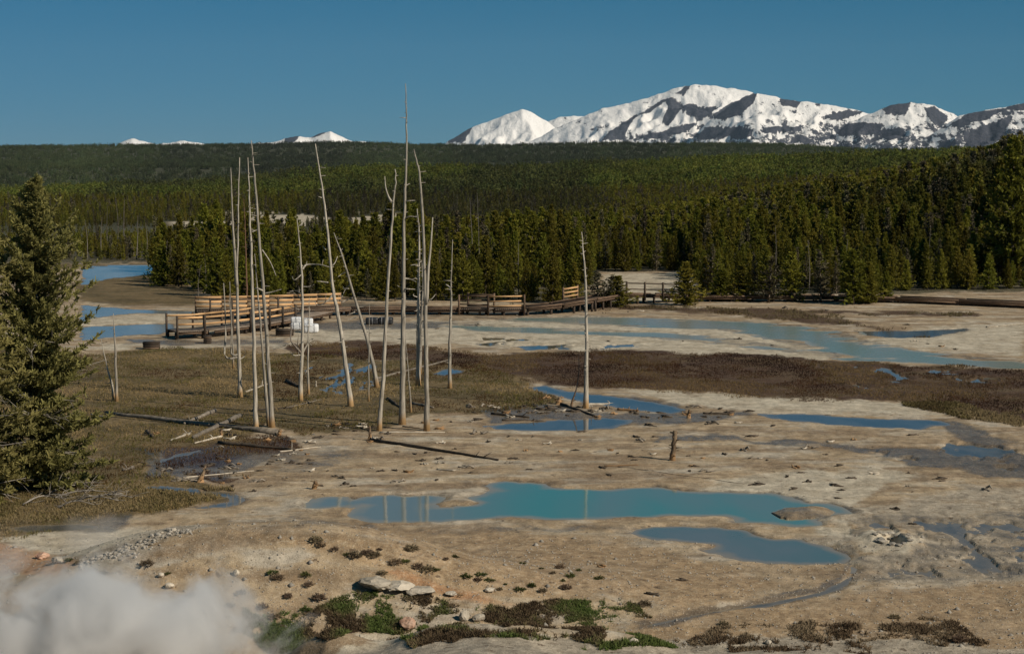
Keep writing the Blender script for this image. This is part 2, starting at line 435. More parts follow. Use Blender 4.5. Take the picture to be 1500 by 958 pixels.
M = {}
M['snag'] = wood_mat('silvered dead wood', (.17, .15, .12), (.54, .49, .41), (3, 3, .3), .85, 5, (.42, .27, .13), .6)
M['snag_far'] = wood_mat('dull grey dead wood', (.10, .088, .075), (.22, .195, .165), (3, 3, .35), .85, 5)
M['snag_dark'] = wood_mat('scorched grey wood', (.075, .06, .05), (.26, .22, .18), (3, 3, .35), .85, 5, (.22, .13, .07), .8)
M['snag_red'] = wood_mat('reddish bark', (.13, .07, .045), (.24, .14, .09), (3, 3, .35), .85, 5)
M['log'] = wood_mat('weathered log wood', (.10, .085, .07), (.30, .26, .21), (1.2, 1.2, 1.2), .85, 3)
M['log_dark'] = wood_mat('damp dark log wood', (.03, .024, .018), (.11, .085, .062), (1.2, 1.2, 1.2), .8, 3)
M['log_pale'] = wood_mat('bleached log wood', (.30, .26, .20), (.58, .52, .43), (1.2, 1.2, 1.2), .85, 3)
M['stump'] = wood_mat('broken stump wood', (.07, .045, .03), (.34, .25, .16), (2, 2, .8), .85, 3, (.33, .20, .10), .35)
M['bark'] = wood_mat('pine bark', (.10, .075, .055), (.25, .20, .15), (3, 3, .6), .9, 5)
M['twig'] = wood_mat('grey dead twigs', (.20, .175, .15), (.42, .38, .33), (2, 2, 2), .9, 4)
M['lumber'] = wood_mat('new tan lumber', (.46, .265, .12), (.72, .455, .23), (.6, .6, 4), .7, 3)
M['oldwood'] = wood_mat('weathered brown lumber', (.085, .055, .036), (.20, .135, .09), (.8, .8, 3), .85, 3)
M['deck'] = wood_mat('grey brown deck boards', (.20, .155, .12), (.36, .29, .23), (.8, .8, .8), .8, 3)
M['post'] = wood_mat('dark treated posts', (.035, .026, .02), (.10, .075, .055), (2, 2, .6), .85, 3)
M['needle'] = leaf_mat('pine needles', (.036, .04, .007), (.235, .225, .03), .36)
M['needle_hill'] = leaf_mat('dark hill conifer needles', (.034, .05, .022), (.095, .12, .05), .2, .25)
M['needle_far'] = leaf_mat('far pine needles', (.045, .062, .013), (.175, .20, .036), .28, .25)
M['needle_grey'] = leaf_mat('thin grey green needles', (.045, .042, .025), (.15, .135, .075), .15)
M['needle_near'] = leaf_mat('near pine needles', (.05, .055, .018), (.30, .29, .095), .38)
M['shrub_green'] = leaf_mat('green shrub leaves', (.035, .045, .014), (.14, .165, .05), .25)
M['shrub_brown'] = leaf_mat('brown shrub twigs', (.10, .07, .045), (.33, .26, .17), .25)

def tuft_tris(C, D, size, m, rng, spread=.8, width=.34, up=.25):
    """needle tufts: m slim triangles fanning out of every centre C along direction D"""
    N = len(C); size = np.broadcast_to(np.asarray(size, float), (N,))
    dirs = D[:, None, :] + rng.normal(0, spread, (N, m, 3)); dirs[..., 2] += up
    dirs /= np.linalg.norm(dirs, axis=2)[..., None] + 1e-9
    side = np.cross(dirs, rng.normal(0, 1, (N, m, 3))); side /= np.linalg.norm(side, axis=2)[..., None] + 1e-9
    L = size[:, None, None] * rng.uniform(.7, 1.25, (N, m, 1))
    base = C[:, None, :] - dirs * L * .25
    V = np.stack([base + side * L * width * .6, base - side * L * width * .6, C[:, None, :] + dirs * L * .8 - side * L * width * .25, C[:, None, :] + dirs * L * .8 + side * L * width * .25], 2)
    V = V.reshape(-1, 3)
    nq = N * m
    Q = np.arange(nq * 4).reshape(-1, 4)
    return V, Q

def pine_mesh(seed, h, w, whorls, nb, npos, m, size, bare=.08, shape=.85, thin=0.0, trunk_n=6, branches=True, top_round=0.0, fan=0.0, width=.34, rag=0.0):
    """returns (crown V, Q, tone), trunk MB"""
    rng = np.random.default_rng(seed)
    C = []; D = []; S = []; tn = []
    tb = MB()
    lean = rng.normal(0, .012, 2)
    def axis(z): return np.array([lean[0] * z + .03 * math.sin(z * .9 + seed), lean[1] * z, z])
    zs = np.linspace(0, h * .985, 7)
    tb.tube([axis(z) for z in zs], [max(.012, (.016 * h) * (1 - .93 * z / h)) for z in zs], trunk_n, .08)
    ph = rng.uniform(0, 6)
    for k in range(whorls):
        t = bare + (1 - bare) * (k + rng.uniform(0, .8)) / whorls
        z = t * h
        tt = (t - bare) / (1 - bare)
        prof = (1 - tt) ** shape * min(1, .45 + 2.2 * tt + .2)
        bulge = 1 + .22 * math.sin(tt * 9 + ph)
        for b in range(nb):
            if rng.random() < thin: continue
            a = rng.uniform(0, 2 * math.pi)
            asym = 1 + .22 * math.sin(a * 1 + seed) + .15 * math.sin(2 * a + 3 * seed)
            L = max(.10 * w, w * prof * bulge * asym * rng.uniform(.55 - rag, 1.12 + rag * .3))
            rise = (.35 + .5 * tt) * rng.uniform(.6, 1.3) - .25 * (1 - tt)
            o = axis(z); hd = np.array([math.cos(a), math.sin(a), 0])
            for q in range(npos):
                f = (q + rng.uniform(.3, 1)) / npos
                p = o + hd * L * f + np.array([0, 0, L * (rise * f * f)]) + rng.normal(0, .07 * size, 3)
                if fan: p = p + np.array([-hd[1], hd[0], -.15]) * rng.normal(0, fan * L) * (1.1 - .6 * f) - np.array([0, 0, .05 * L * f])
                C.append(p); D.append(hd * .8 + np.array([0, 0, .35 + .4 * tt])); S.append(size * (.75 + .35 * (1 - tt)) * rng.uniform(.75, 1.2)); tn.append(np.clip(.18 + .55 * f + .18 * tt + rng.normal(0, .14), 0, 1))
            if branches and rng.random() < .55:
                tb.tube([o, o + hd * L * .5 + np.array([0, 0, L * rise * .25]), o + hd * L * .95 + np.array([0, 0, L * rise * .9])], [.012 + .004 * L, .009, .004], 3, 0, False)
    C.append(axis(h * .99)); D.append(np.array([0, 0, 1.])); S.append(size * .8); tn.append(.8)
    C = np.array(C); D = np.array(D); S = np.array(S); tn = np.array(tn)
    V, Q = tuft_tris(C, D, S, m, rng, .8, width)
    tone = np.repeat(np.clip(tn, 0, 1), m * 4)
    return (V, Q, tone), tb

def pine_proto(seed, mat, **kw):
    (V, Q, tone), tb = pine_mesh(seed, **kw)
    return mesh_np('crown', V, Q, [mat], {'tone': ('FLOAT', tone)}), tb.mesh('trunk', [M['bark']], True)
def pine_joined(seed, mat, name, **kw):
    (V, Q, tone), tb = pine_mesh(seed, **kw)
    tv = np.concatenate(tb.V); Fq = np.concatenate(tb.Q) + len(V); Ft = (np.concatenate(tb.T) + len(V)) if tb.T else np.zeros((0, 3), int)
    idx = np.concatenate([np.zeros(len(Q)), np.ones(len(Fq) + len(Ft))])
    return mesh_np(name, np.concatenate([V, tv]), [np.concatenate([Q, Fq]), Ft], [mat, M['bark']], {'tone': ('FLOAT', np.concatenate([tone, np.zeros(len(tv))]))}, False, idx)

# ------------------------------------------------------------------ ground sheet
us = np.concatenate([np.linspace(-.75, -.305, 26), np.linspace(-.30, .30, 640), np.linspace(.305, .75, 26)])
rows_near = np.concatenate([np.geomspace(5, 36, 14)[:-1], np.linspace(36, 50.2, 95)])
pyr = np.arange(975, 386, -1.45)
rows_mid = np.array([at_z(750, p)[1] for p in pyr]); rows_mid = rows_mid[rows_mid > 50.3]
rows_far = np.geomspace(rows_mid[-1] * 1.01, 7600, 150)
rows = np.concatenate([rows_near, rows_mid, rows_far])
UU, YY = np.meshgrid(us, rows); XX = UU * YY
ZZ = height(XX.ravel(), YY.ravel())
gx, gy = XX.ravel(), YY.ravel()
ppx, ppy = project(gx, gy, ZZ)
zx = ppx + (fbm(gx / 2.2, gy / 4.5, 201, 4) - .5) * 46; zy = ppy + (fbm(gx / 1.6, gy / 3.4, 211, 4) - .5) * (9 + np.clip(ppy - 480, 0, 400) * .06)

def zone(polys, feather):
    """1 inside, 0 outside, soft edge of `feather` photo pixels; sampled onto the ground once"""
    m = np.zeros(gx.shape)
    for P in polys:
        sd = poly_sd(zx, zy * 2.2, [(x, y * 2.2) for x, y in P], feather * 1.05)
        m = np.maximum(m, 1 - np.clip((sd + feather) / (2 * feather), 0, 1))
    return m
Z_GRASS = [[(120,520),(250,508),(420,518),(560,528),(690,532),(745,548),(790,572),(818,586),(760,600),(690,606),(640,603),(600,606),(560,628),(500,628),(440,640),(400,622),(340,645),(240,655),(205,690),(330,716),(342,728),(300,738),(230,752),(150,758),(110,772),(30,788),(-80,790),(-80,500)],
           [(110,412),(230,398),(300,425),(290,447),(190,448),(110,440)], [(-60,380),(230,383),(225,390),(120,392),(-60,400)]]
Z_BROWN = [[(425,506),(520,500),(640,508),(705,520),(760,517),(900,512),(1050,517),(1200,526),(1350,534),(1600,548),(1600,625),(1400,607),(1330,590),(1200,588),(1050,577),(900,570),(800,563),(700,545),(600,530),(430,522)],
           [(700,453),(900,452),(1050,460),(1130,468),(1250,478),(1260,474),(1180,460),(1280,462),(1430,462),(1420,458),(1250,456),(1100,453),(950,449),(800,447)],
           [(1255,478),(1340,494),(1420,483),(1330,486)], [(225,655),(330,640),(420,640),(440,655),(350,670),(230,690)], [(250,690),(320,705),(360,700),(330,690)]]
Z_PALE = [[(600,470),(1000,468),(1250,520),(1180,527),(900,515),(700,505),(600,490)], [(430,478),(600,470),(690,505),(430,500)], [(120,466),(290,460),(240,474),(120,478)],
          [(150,505),(420,495),(420,508),(150,512)], [(1240,505),(1500,520),(1500,470),(1350,480)], [(900,570),(1050,578),(1330,592),(1400,610),(1100,603),(1000,592)],
          [(500,938),(600,925),(760,935),(880,940),(880,965),(480,965)], [(0,775),(140,768),(250,775),(180,798),(110,822),(0,800)], [(240,322),(720,318),(720,332),(240,330)],
          [(1250,786),(1290,776),(1365,788),(1340,808),(1270,812)], [(1170,770),(1230,762),(1250,790),(1200,782)], [(930,398),(1000,395),(1010,418),(920,420)], [(960,735),(1150,690),(1350,690),(1250,740)]]
Z_OCHRE = [[(330,782),(520,792),(700,812),(820,835),(900,860),(830,885),(700,868),(560,838),(430,800)], [(480,770),(700,772),(900,790),(1010,815),(1150,855),(1000,895),(850,860),(700,810),(500,785)],
           [(930,905),(1100,885),(1500,845),(1600,845),(1600,958),(900,945)]]
Z_ORANGE = [[(-80,795),(20,806),(60,815),(110,830),(90,845),(-80,840)], [(530,838),(620,845),(700,868),(760,888),(700,880),(600,858)]]
Z_WET = [[(690,600),(800,590),(870,600),(1010,606),(1110,606),(1100,612),(930,622),(860,615),(720,620)], [(840,575),(1000,592),(1010,604),(850,592)],
                  strip([(1252,828),(1243,848),(1205,866),(1130,881),(1040,894),(930,919)], 5), [(200,660),(420,640),(430,650),(330,700),(210,700)],
         [(1390,622),(1440,628),(1500,660),(1600,690),(1500,700),(1400,685),(1230,660),(1300,655),(1430,660)], [(0,760),(200,752),(170,775),(0,782)],
         strip([(960,640),(1100,647),(1230,655),(1300,665)], 3), [(430,470),(640,472),(700,470),(640,480),(440,486)], [(480,440),(690,455),(860,455),(690,463),(480,462)],
         [(180,496),(420,498),(420,506),(180,504)]]
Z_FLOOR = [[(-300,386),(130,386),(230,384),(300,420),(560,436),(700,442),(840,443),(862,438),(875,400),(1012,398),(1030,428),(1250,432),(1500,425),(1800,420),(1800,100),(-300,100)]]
Z_GREY = [[(860,940),(1100,934),(1500,946),(1600,950),(1600,990),(400,990),(480,955),(600,930),(760,930)], [(110,822),(180,795),(250,772),(300,775),(230,800),(150,826)]]
g_grass = zone(Z_GRASS, 12); g_brown = zone(Z_BROWN, 10); g_pale = zone(Z_PALE, 16); g_ochre = zone(Z_OCHRE, 22)
g_orange = zone(Z_ORANGE, 22); g_wet = zone(Z_WET, 12); g_floor = zone(Z_FLOOR, 9)
g_wet = np.maximum(g_wet, .48 * zone([[(280,757),(440,748),(520,768),(640,770),(760,764),(900,764),(920,782),(700,782),(520,782),(320,770)], [(240,660),(420,650),(560,655),(540,680),(420,700),(300,700)], [(1210,770),(1290,748),(1420,752),(1600,735),(1600,850),(1400,852),(1270,858),(1255,832)]], 14))
g_grey = zone(Z_GREY, 16); g_grey = np.maximum(g_grey, .62 * zone([[(1170,765),(1260,735),(1500,700),(1600,700),(1600,855),(1300,862),(1255,832)]], 20))
# damp rim round every pool
for P in list(W_WORLD.values()):
    sd = poly_sd(gx, gy, P, 1.6) + (fbm(gx / .8, gy / 1.6, 51, 3) - .5) * .8; g_wet = np.maximum(g_wet, .5 * (1 - sstep(0, .45, sd)))
# bright clearings far away in the forest
def clearing(X, Y):
    u = X / Y
    a = np.exp(-((Y - 900) / 120) ** 4) * sstep(-.185, -.16, u) * (1 - sstep(-.03, .0, u)) * (fbm(X / 26, Y / 50, 77, 3) > .47)
    b = np.exp(-((Y - 330) / 40) ** 4) * sstep(-.20, -.185, u) * (1 - sstep(-.125, -.11, u)) * (fbm(X / 9, Y / 30, 79, 3) > .45)
    c = np.exp(-((Y - 190) / 22) ** 4) * sstep(.042, .05, u) * (1 - sstep(.088, .096, u))
    return np.clip(a + b + c, 0, 1)
g_clear = clearing(gx, gy)
g_grey = np.where(ppx > 1100, g_grey * (1 - .9 * g_pale), g_grey); g_wet = np.where((ppx > 1240) & (ppy > 770), g_wet * (1 - .8 * g_pale), g_wet)
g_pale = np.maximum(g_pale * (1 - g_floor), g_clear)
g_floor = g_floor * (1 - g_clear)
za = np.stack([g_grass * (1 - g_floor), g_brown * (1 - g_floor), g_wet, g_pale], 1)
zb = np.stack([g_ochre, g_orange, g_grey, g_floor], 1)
nr, nc = len(rows), len(us)
ii = (np.arange(nr - 1)[:, None] * nc + np.arange(nc - 1)[None]).ravel()
GQ = np.stack([ii, ii + 1, ii + nc + 1, ii + nc], 1)

k = NT('thermal basin ground')
v = k.coord(); vst = k.coord((1, .45, 1))
A = k.attr('za'); B = k.attr('zb')
sa = k.n('ShaderNodeSeparateColor'); k.l(A.outputs['Color'], sa.inputs[0])
sb = k.n('ShaderNodeSeparateColor'); k.l(B.outputs['Color'], sb.inputs[0])
n_big = k.noise(.10, 2, .6, v); n_mid = k.noise(.55, 4, .62, v); n_fine = k.noise(3.4, 4, .72, v); n_grit = k.noise(22, 1, .7, v)
def msk(at, nz, amp=.9, a=.3, b=.7):
    return k.mr(k.math('ADD', at, k.math('MULTIPLY', k.math('SUBTRACT', n_edge, .5), amp * 1.5)), a, b)
n_edge = k.math('ADD', k.math('MULTIPLY', n_mid, .6), k.math('MULTIPLY', n_fine, .4))
c = k.ramp(n_mid, [(.30, (.24, .165, .095)), (.45, (.39, .295, .185)), (.60, (.46, .36, .24)), (.75, (.56, .47, .345))])
n_strk = k.noise(1.0, 4, .6, k.coord((.16, .55, 1))); n_spk = k.noise(2.6, 3, .6, k.coord((1, .8, 1)))
c = k.mix(k.mr(n_big, .42, .62, 0, .5), c, (.29, .21, .13))
n_mot = k.noise(1.0, 4, .62, k.coord((.30, .42, 1)))
c = k.mix(k.mr(n_mot, .49, .62, 0, .75), c, (.46, .415, .34)); c = k.mix(k.mr(n_mot, .46, .32, 0, .55), c, (.29, .20, .115))
c = k.mix(k.mr(n_strk, .46, .62, 0, .75), c, (.215, .15, .09)); c = k.mix(k.mr(n_strk, .46, .30, 0, .5), c, (.52, .45, .34))
c = k.mix(k.math('MULTIPLY', msk(sb.outputs[0], n_mid, 1.1), .8), c, k.ramp(n_fine, [(.3, (.24, .155, .085)), (.7, (.42, .305, .18))]))
c = k.mix(msk(A.outputs['Alpha'], n_mid, 1.0), c, k.ramp(n_mid, [(.3, (.36, .30, .215)), (.65, (.58, .52, .41))]))
c = k.mix(k.math('MULTIPLY', msk(sb.outputs[1], n_mid, .9), .9), c, k.ramp(n_fine, [(.3, (.36, .18, .085)), (.7, (.48, .29, .155))]))
c = k.mix(msk(sb.outputs[2], n_mid, .9), c, k.ramp(n_fine, [(.3, (.24, .20, .15)), (.7, (.47, .41, .32))]))
c = k.mix(k.mr(n_fine, .56, .72, 0, .55), c, (.54, .46, .35)); c = k.mix(k.mr(n_fine, .43, .28, 0, .6), c, (.13, .09, .055))
c = k.mix(k.mr(n_spk, .635, .69, 0, .75), c, (.085, .055, .033))
wetm = msk(sa.outputs[2], n_mid, 1.2)
c = k.mix(k.math('MULTIPLY', wetm, .78), c, k.ramp(n_fine, [(.3, (.06, .046, .034)), (.7, (.17, .135, .098))]))
n_mrsh = k.noise(1.0, 5, .62, k.coord((.22, .34, 1)))
c = k.mix(msk(sa.outputs[1], n_mid, .9), c, k.mix(k.mr(n_fine, .35, .65, 0, .6), k.ramp(n_mrsh, [(.3, (.035, .016, .009)), (.48, (.075, .038, .018)), (.60, (.11, .07, .03)), (.75, (.055, .045, .016))]), (.045, .022, .012)))
c = k.mix(msk(sa.outputs[0], n_mid, .9), c, k.mix(k.mr(n_fine, .35, .65, 0, .6), k.ramp(n_mrsh, [(.30, (.055, .03, .014)), (.42, (.085, .066, .022)), (.50, (.14, .098, .042)), (.60, (.21, .15, .07)), (.72, (.085, .042, .02))]), (.105, .074, .03)))
farf = k.n('ShaderNodeTexCoord'); fsp = k.n('ShaderNodeSeparateXYZ'); k.l(farf.outputs['Object'], fsp.inputs[0])
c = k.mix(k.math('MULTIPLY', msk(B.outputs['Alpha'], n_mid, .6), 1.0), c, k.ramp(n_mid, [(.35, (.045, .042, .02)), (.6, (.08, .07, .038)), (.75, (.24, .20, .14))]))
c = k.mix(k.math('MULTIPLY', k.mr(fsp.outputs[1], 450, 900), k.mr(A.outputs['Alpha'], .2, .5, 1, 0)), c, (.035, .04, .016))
# grit: dark and pale specks
c = k.mix(k.mr(n_grit, .60, .72, 0, .55), c, (.58, .52, .43))
c = k.mix(k.mr(n_grit, .40, .28, 0, .55), c, (.10, .075, .05))
n_crk = k.noise(1.5, 6, .78, k.coord((1, .7, 1)))
hsg = k.n('ShaderNodeHueSaturation'); k.l(c, hsg.inputs['Color']); k.l(k.mr(n_crk, .33, .67, .70, 1.22), hsg.inputs['Value']); c = hsg.outputs[0]
rgh = k.math('SUBTRACT', .95, k.math('MULTIPLY', wetm, .68))
bh = k.math('ADD', k.math('MULTIPLY', n_fine, .6), k.math('MULTIPLY', n_grit, .25))
k.bump(bh, .7, .09)
k.set(c, rgh, .3)
M['ground'] = k.m
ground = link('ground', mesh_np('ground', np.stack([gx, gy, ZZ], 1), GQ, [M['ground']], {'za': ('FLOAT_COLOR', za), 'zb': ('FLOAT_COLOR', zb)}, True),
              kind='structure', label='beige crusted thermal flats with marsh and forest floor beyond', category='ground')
def gz(X, Y):
    """height read back from the ground sheet itself"""
    X = np.asarray(X, float); Y = np.asarray(Y, float)
    fi = np.clip(np.interp(Y, rows, np.arange(nr)), 0, nr - 1.001); fj = np.clip(np.interp(X / Y, us, np.arange(nc)), 0, nc - 1.001)
    i = fi.astype(int); j = fj.astype(int); a = fi - i; b = fj - j; Zg = ZZ.reshape(nr, nc)
    return (Zg[i, j] * (1 - b) + Zg[i, j + 1] * b) * (1 - a) + (Zg[i + 1, j] * (1 - b) + Zg[i + 1, j + 1] * b) * a
height_exact = height
height = gz
def zones_at(X, Y):
    """nearest ground sample of the zone masks"""
    i = np.clip(np.searchsorted(rows, Y), 0, nr - 1); j = np.clip(np.searchsorted(us, X / Y), 0, nc - 1)
    q = i * nc + j
    return za[q], zb[q]

# ------------------------------------------------------------------ water
def water_mat(name, deep, shallow, nscale, rough=.03, xr=None, bump=.02, bed=(.22, .18, .125), shore=.14):
    k = NT(name); v = k.coord((1, .4, 1))
    n = k.noise(nscale, 3, .5, v, .5)
    f = k.mr(n, .35, .65)
    if xr:
        tc = k.n('ShaderNodeTexCoord'); sp = k.n('ShaderNodeSeparateXYZ'); k.l(tc.outputs['Object'], sp.inputs[0])
        g1 = k.mr(sp.outputs[0], xr[0], xr[1]); g2 = k.mr(sp.outputs[0], xr[2], xr[3], 1, 0)
        f = k.math('MULTIPLY', k.math('MULTIPLY', g1, g2), k.mr(n, .35, .62, .35, 1))
    c = k.mix(f, shallow, deep)
    dp = k.attr('depth'); nd_ = k.noise(1.4, 3, .6, k.coord((1, .5, 1)))
    c = k.mix(k.mr(k.math('ADD', dp.outputs['Fac'], k.math('MULTIPLY', k.math('SUBTRACT', nd_, .5), shore * .6)), 0.0, shore, 0, 1), bed, c)
    n2 = k.noise(3.0, 3, .5, k.coord((1, .6, 1))); k.bump(n2, bump, .05)
    k.b.inputs['IOR'].default_value = 1.33
    return k.set(c, rough, .5)
M['w_turq'] = water_mat('milky turquoise hot water', (.07, .25, .25), (.17, .22, .225), .16, .06, (-4, 1.5, 9.5, 13.5), .03, (.30, .27, .20), .2)  # slate towards the ends along x: sky reflection put into the colour
M['w_slate'] = water_mat('milky slate blue water', (.10, .165, .175), (.14, .175, .185), .25, .07, None, .03, (.27, .23, .17), .16)
M['w_blue'] = water_mat('clear shallow water', (.07, .085, .095), (.10, .115, .125), .5, .05)
M['w_river'] = water_mat('milky green river water', (.20, .27, .24), (.27, .29, .265), .12, .2, None, .25, (.40, .37, .30), .2)
M['w_puddle'] = water_mat('dark puddle water', (.07, .07, .066), (.12, .115, .10), .8, .14, None, .1, (.2, .165, .12), .08)
M['w_pale'] = water_mat('pale sky sheen water', (.20, .23, .24), (.28, .30, .30), .3, .12, None, .1)  # pale base colour carries the reflection of the bright low sky
WSPEC = {
 'main': ('hot_pool', 'w_turq', 'large milky turquoise hot pool in the beige flats'), 'lower': ('hot_pool', 'w_slate', 'slate blue hot pool beside the white crusted vent'),
 'mid': ('hot_pool', 'w_blue', 'narrow blue pool below the lone grey snag'), 'brook': ('stream', 'w_blue', 'blue brook curving past the lone grey snag'),
 'right': ('hot_pool', 'w_blue', 'long narrow blue pool near the brown marsh'), 'river': ('river', 'w_river', 'pale green river winding across the sinter flats'),
 'braid': ('stream', 'w_river', 'thin braided channel beside the river'), 'side': ('stream', 'w_puddle', 'dark backwater across the river'),
 'far': ('pond', 'w_pale', 'far blue pond before the forest'), 'leftbrook': ('stream', 'w_pale', 'narrow blue channel behind the boardwalk platform'),
 'leftpond': ('pond', 'w_pale', 'blue pond left of the boardwalk platform'), 'creek': ('stream', 'w_blue', 'narrow creek curling round a grassy hummock'),
 'marshlet': ('puddle', 'w_puddle', 'small puddle between fallen logs and marsh grass'), 'trickle': ('stream', 'w_puddle', 'dark trickle running out of the slate blue pool'),
 'pondlet': ('puddle', 'w_blue', 'tiny blue puddle on the white flats'), 'pondlet2': ('puddle', 'w_blue', 'blue puddle at the edge of the brown marsh'),
 'frontpuddle': ('puddle', 'w_puddle', 'dark puddle behind the rubble mound'), 'grasspool': ('puddle', 'w_blue', 'small blue puddle in the green marsh grass'),
 'puddles': ('puddle', 'w_blue', 'scattered blue puddles in the marsh between the snags'), 'flats': ('puddle', 'w_blue', 'shallow puddles on the white sinter flats'),
 'crustpools': ('puddle', 'w_puddle', 'dark shallow pools on the crusted ground round the vent'), 'wetstreaks': ('puddle', 'w_puddle', 'wet runoff streaks on the beige flats'),
 'meltwater': ('puddle', 'w_puddle', 'puddles among the fallen logs'), 'fringe': ('puddle', 'w_blue', 'tiny puddles in the brown marsh by the river'),
}
import bmesh
wi = 0
Qidx = GQ
for key, P in list(W_WORLD.items()) + [(a, b[0]) for a, b in N_WORLD.items()]:
    nm, mt, lab = WSPEC[key]
    zc = -.05 - .0012 * wi; wi += 1
    # the sheet keeps to the ground's own grid and runs one cell under the banks, so the ground draws the shore line
    sd = poly_sd(gx, gy, P, 3.0)
    wetv = (ZZ < zc + .004) & (sd < (.4 if key in N_WORLD else .12 if key == 'trickle' else 1.2))
    qs_ = Qidx[wetv[Qidx].any(1)]
    if len(qs_) == 0: continue
    vid, inv = np.unique(qs_.ravel(), return_inverse=True)
    me = mesh_np(nm, np.stack([gx[vid], gy[vid], np.full(len(vid), zc)], 1), inv.reshape(-1, 4), [M[mt]], {'depth': ('FLOAT', np.clip(zc - ZZ[vid], -.1, 1))})
    link(nm, me, kind='structure', label=lab, category='water')

# ------------------------------------------------------------------ snow mountains
k = NT('snow and rock')
rk = k.attr('rock'); tc = k.n('ShaderNodeTexCoord')
nn = k.noise(1.0, 8, .74, k.coord((.011, .003, .017))); n3 = k.noise(.05, 4, .6, k.coord())
nstk = k.noise(1.0, 5, .65, k.coord((.034, .004, .006)))
f = k.mr(k.math('ADD', k.math('ADD', k.math('MULTIPLY', nn, .72), k.math('MULTIPLY', nstk, .28)), k.math('MULTIPLY', rk.outputs['Fac'], .62)), .645, .675)
rc = k.ramp(n3, [(.3, (.026, .034, .054)), (.7, (.08, .082, .1))])
k.bump(k.noise(.018, 6, .68, k.coord((1, .6, 1))), .8, 24)
k.set(k.mix(f, (.86, .85, .84), rc), .8, .2)
M['mountain'] = k.m
ROCKP = [[(972,147),(982,145),(998,155),(1030,159),(1052,157),(1022,178),(1002,165),(996,160),(977,184),(969,181),(978,157)],
 [(880,205),(895,192),(925,174),(945,163),(970,147),(978,146),(950,165),(930,170),(915,193),(910,204)], [(1040,172),(1060,158),(1106,136),(1102,150),(1085,166),(1060,176)],
 [(1012,200),(1040,188),(1080,187),(1108,192),(1092,202),(1030,204)], [(915,203),(960,197),(1000,183),(1020,180),(1010,190),(970,203)], [(655,209),(676,194),(694,183),(682,203),(678,209)],  # last outline: shade on the first peak's left edge, painted as rock colour
 [(1290,160),(1310,153),(1330,151),(1324,168),(1297,168)], [(1350,160),(1366,158),(1384,172),(1376,186),(1360,178)], [(1388,184),(1410,170),(1440,164),(1470,160),(1440,176),(1400,186)],
 [(1215,190),(1260,180),(1290,184),(1285,196),(1230,200)], [(1270,196),(1310,188),(1330,197),(1300,206)], [(1115,188),(1170,186),(1172,191),(1120,195)], [(1140,146),(1170,150),(1165,158),(1145,155)],
 [(1200,172),(1240,163),(1260,165),(1225,176)], [(1395,205),(1440,185),(1480,170),(1470,190),(1430,212)], [(1470,160),(1500,150),(1540,150),(1500,162)], [(1010,126),(1000,140),(990,138),(1004,128)], [(418,208),(420,201),(440,200),(432,207)], [(458,200),(468,195),(482,193),(466,200)]]
def mountain(ridges, x0, x1, Y0, Y1, nx, ny, label, seed):
    u = np.linspace((x0 - 750) / F, (x1 - 750) / F, nx); yv = np.linspace(Y0, Y1, ny)
    U, Yg = np.meshgrid(u, yv); px = 750 + F * U
    H = np.full(U.shape, -400.0); top = np.full(U.shape, -400.0)
    Xg = U * Yg
    rid = 1 - np.abs(2 * fbm(Xg / 900 + .3 * fbm(Xg / 500, Yg / 500, seed + 9), Yg / 1400, seed, 4) - 1)
    for (yc, pts, sl) in ridges:
        P = np.array(pts, float)
        cr = 13 + yc * (220 - np.interp(px, P[:, 0], P[:, 1], left=300, right=300)) / F + (fbm(px / 9 , Yg / 140, seed + 5, 4) - .5) * 22
        d = np.abs(Yg - yc)
        hh = cr - sl * d * (.75 + .5 * rid) - (1 - rid) * np.clip(d, 0, 700) * .13 - np.abs(2 * fbm(Xg / 330, Yg / 420, seed + 31, 4) - 1) * np.clip(d, 0, 420) * .55
        H = np.maximum(H, hh)
    zpy = 220 - (H - 13) * F / Yg
    rock = np.zeros(U.shape)
    for P in ROCKP:
        sd = poly_sd(px, zpy, P, 6); rock = np.maximum(rock, 1 - np.clip((sd + 1.5) / 4.5, 0, 1))
    lowb = sstep(168, 205, zpy) * sstep(820, 900, px)
    base = .11 * sstep(780, 840, px) + .12 * lowb + .06 * sstep(1090, 1180, px) + .06 * sstep(1380, 1420, px) - .12 * G(px, zpy, 950, 180, 45, 22)
    rock = np.clip(np.maximum(rock * .54, base), 0, 1)
    i2 = (np.arange(ny - 1)[:, None] * nx + np.arange(nx - 1)[None]).ravel()
    Qm = np.stack([i2, i2 + 1, i2 + nx + 1, i2 + nx], 1)
    me = mesh_np('mountain', np.stack([Xg.ravel(), Yg.ravel(), H.ravel()], 1), Qm, [M['mountain']], {'rock': ('FLOAT', rock.ravel())}, True)
    return link('mountain', me, kind='structure', label=label, category='mountain')
mountain([(19500, [(630,225),(655,208),(680,192),(700,182),(722,175),(745,166),(765,160),(776,163),(800,177),(815,188),(835,204),(850,225)], .34),
          (20000, [(770,225),(790,188),(800,178),(820,172),(840,169),(856,171),(880,190),(900,225)], .34),
          (18500, [(690,225),(780,206),(810,190),(855,171),(880,160),(920,152),(950,143),(980,133),(1000,127),(1015,125),(1050,128),(1090,134),(1120,143),(1160,165),(1210,205),(1230,225)], .30),
          (17000, [(990,225),(1040,175),(1060,160),(1085,145),(1107,137),(1150,146),(1200,152),(1250,161),(1290,172),(1340,195),(1380,225)], .28),
          (16400, [(1190,225),(1240,180),(1275,165),(1300,154),(1330,150),(1365,155),(1395,168),(1430,188),(1470,225)], .30),
          (15600, [(1320,225),(1380,184),(1400,170),(1430,163),(1460,158),(1500,150),(1560,146),(1650,165),(1780,225)], .30)],
         620, 1800, 13200, 20600, 640, 240, 'broad snow covered mountain range with dark rock faces', 101)
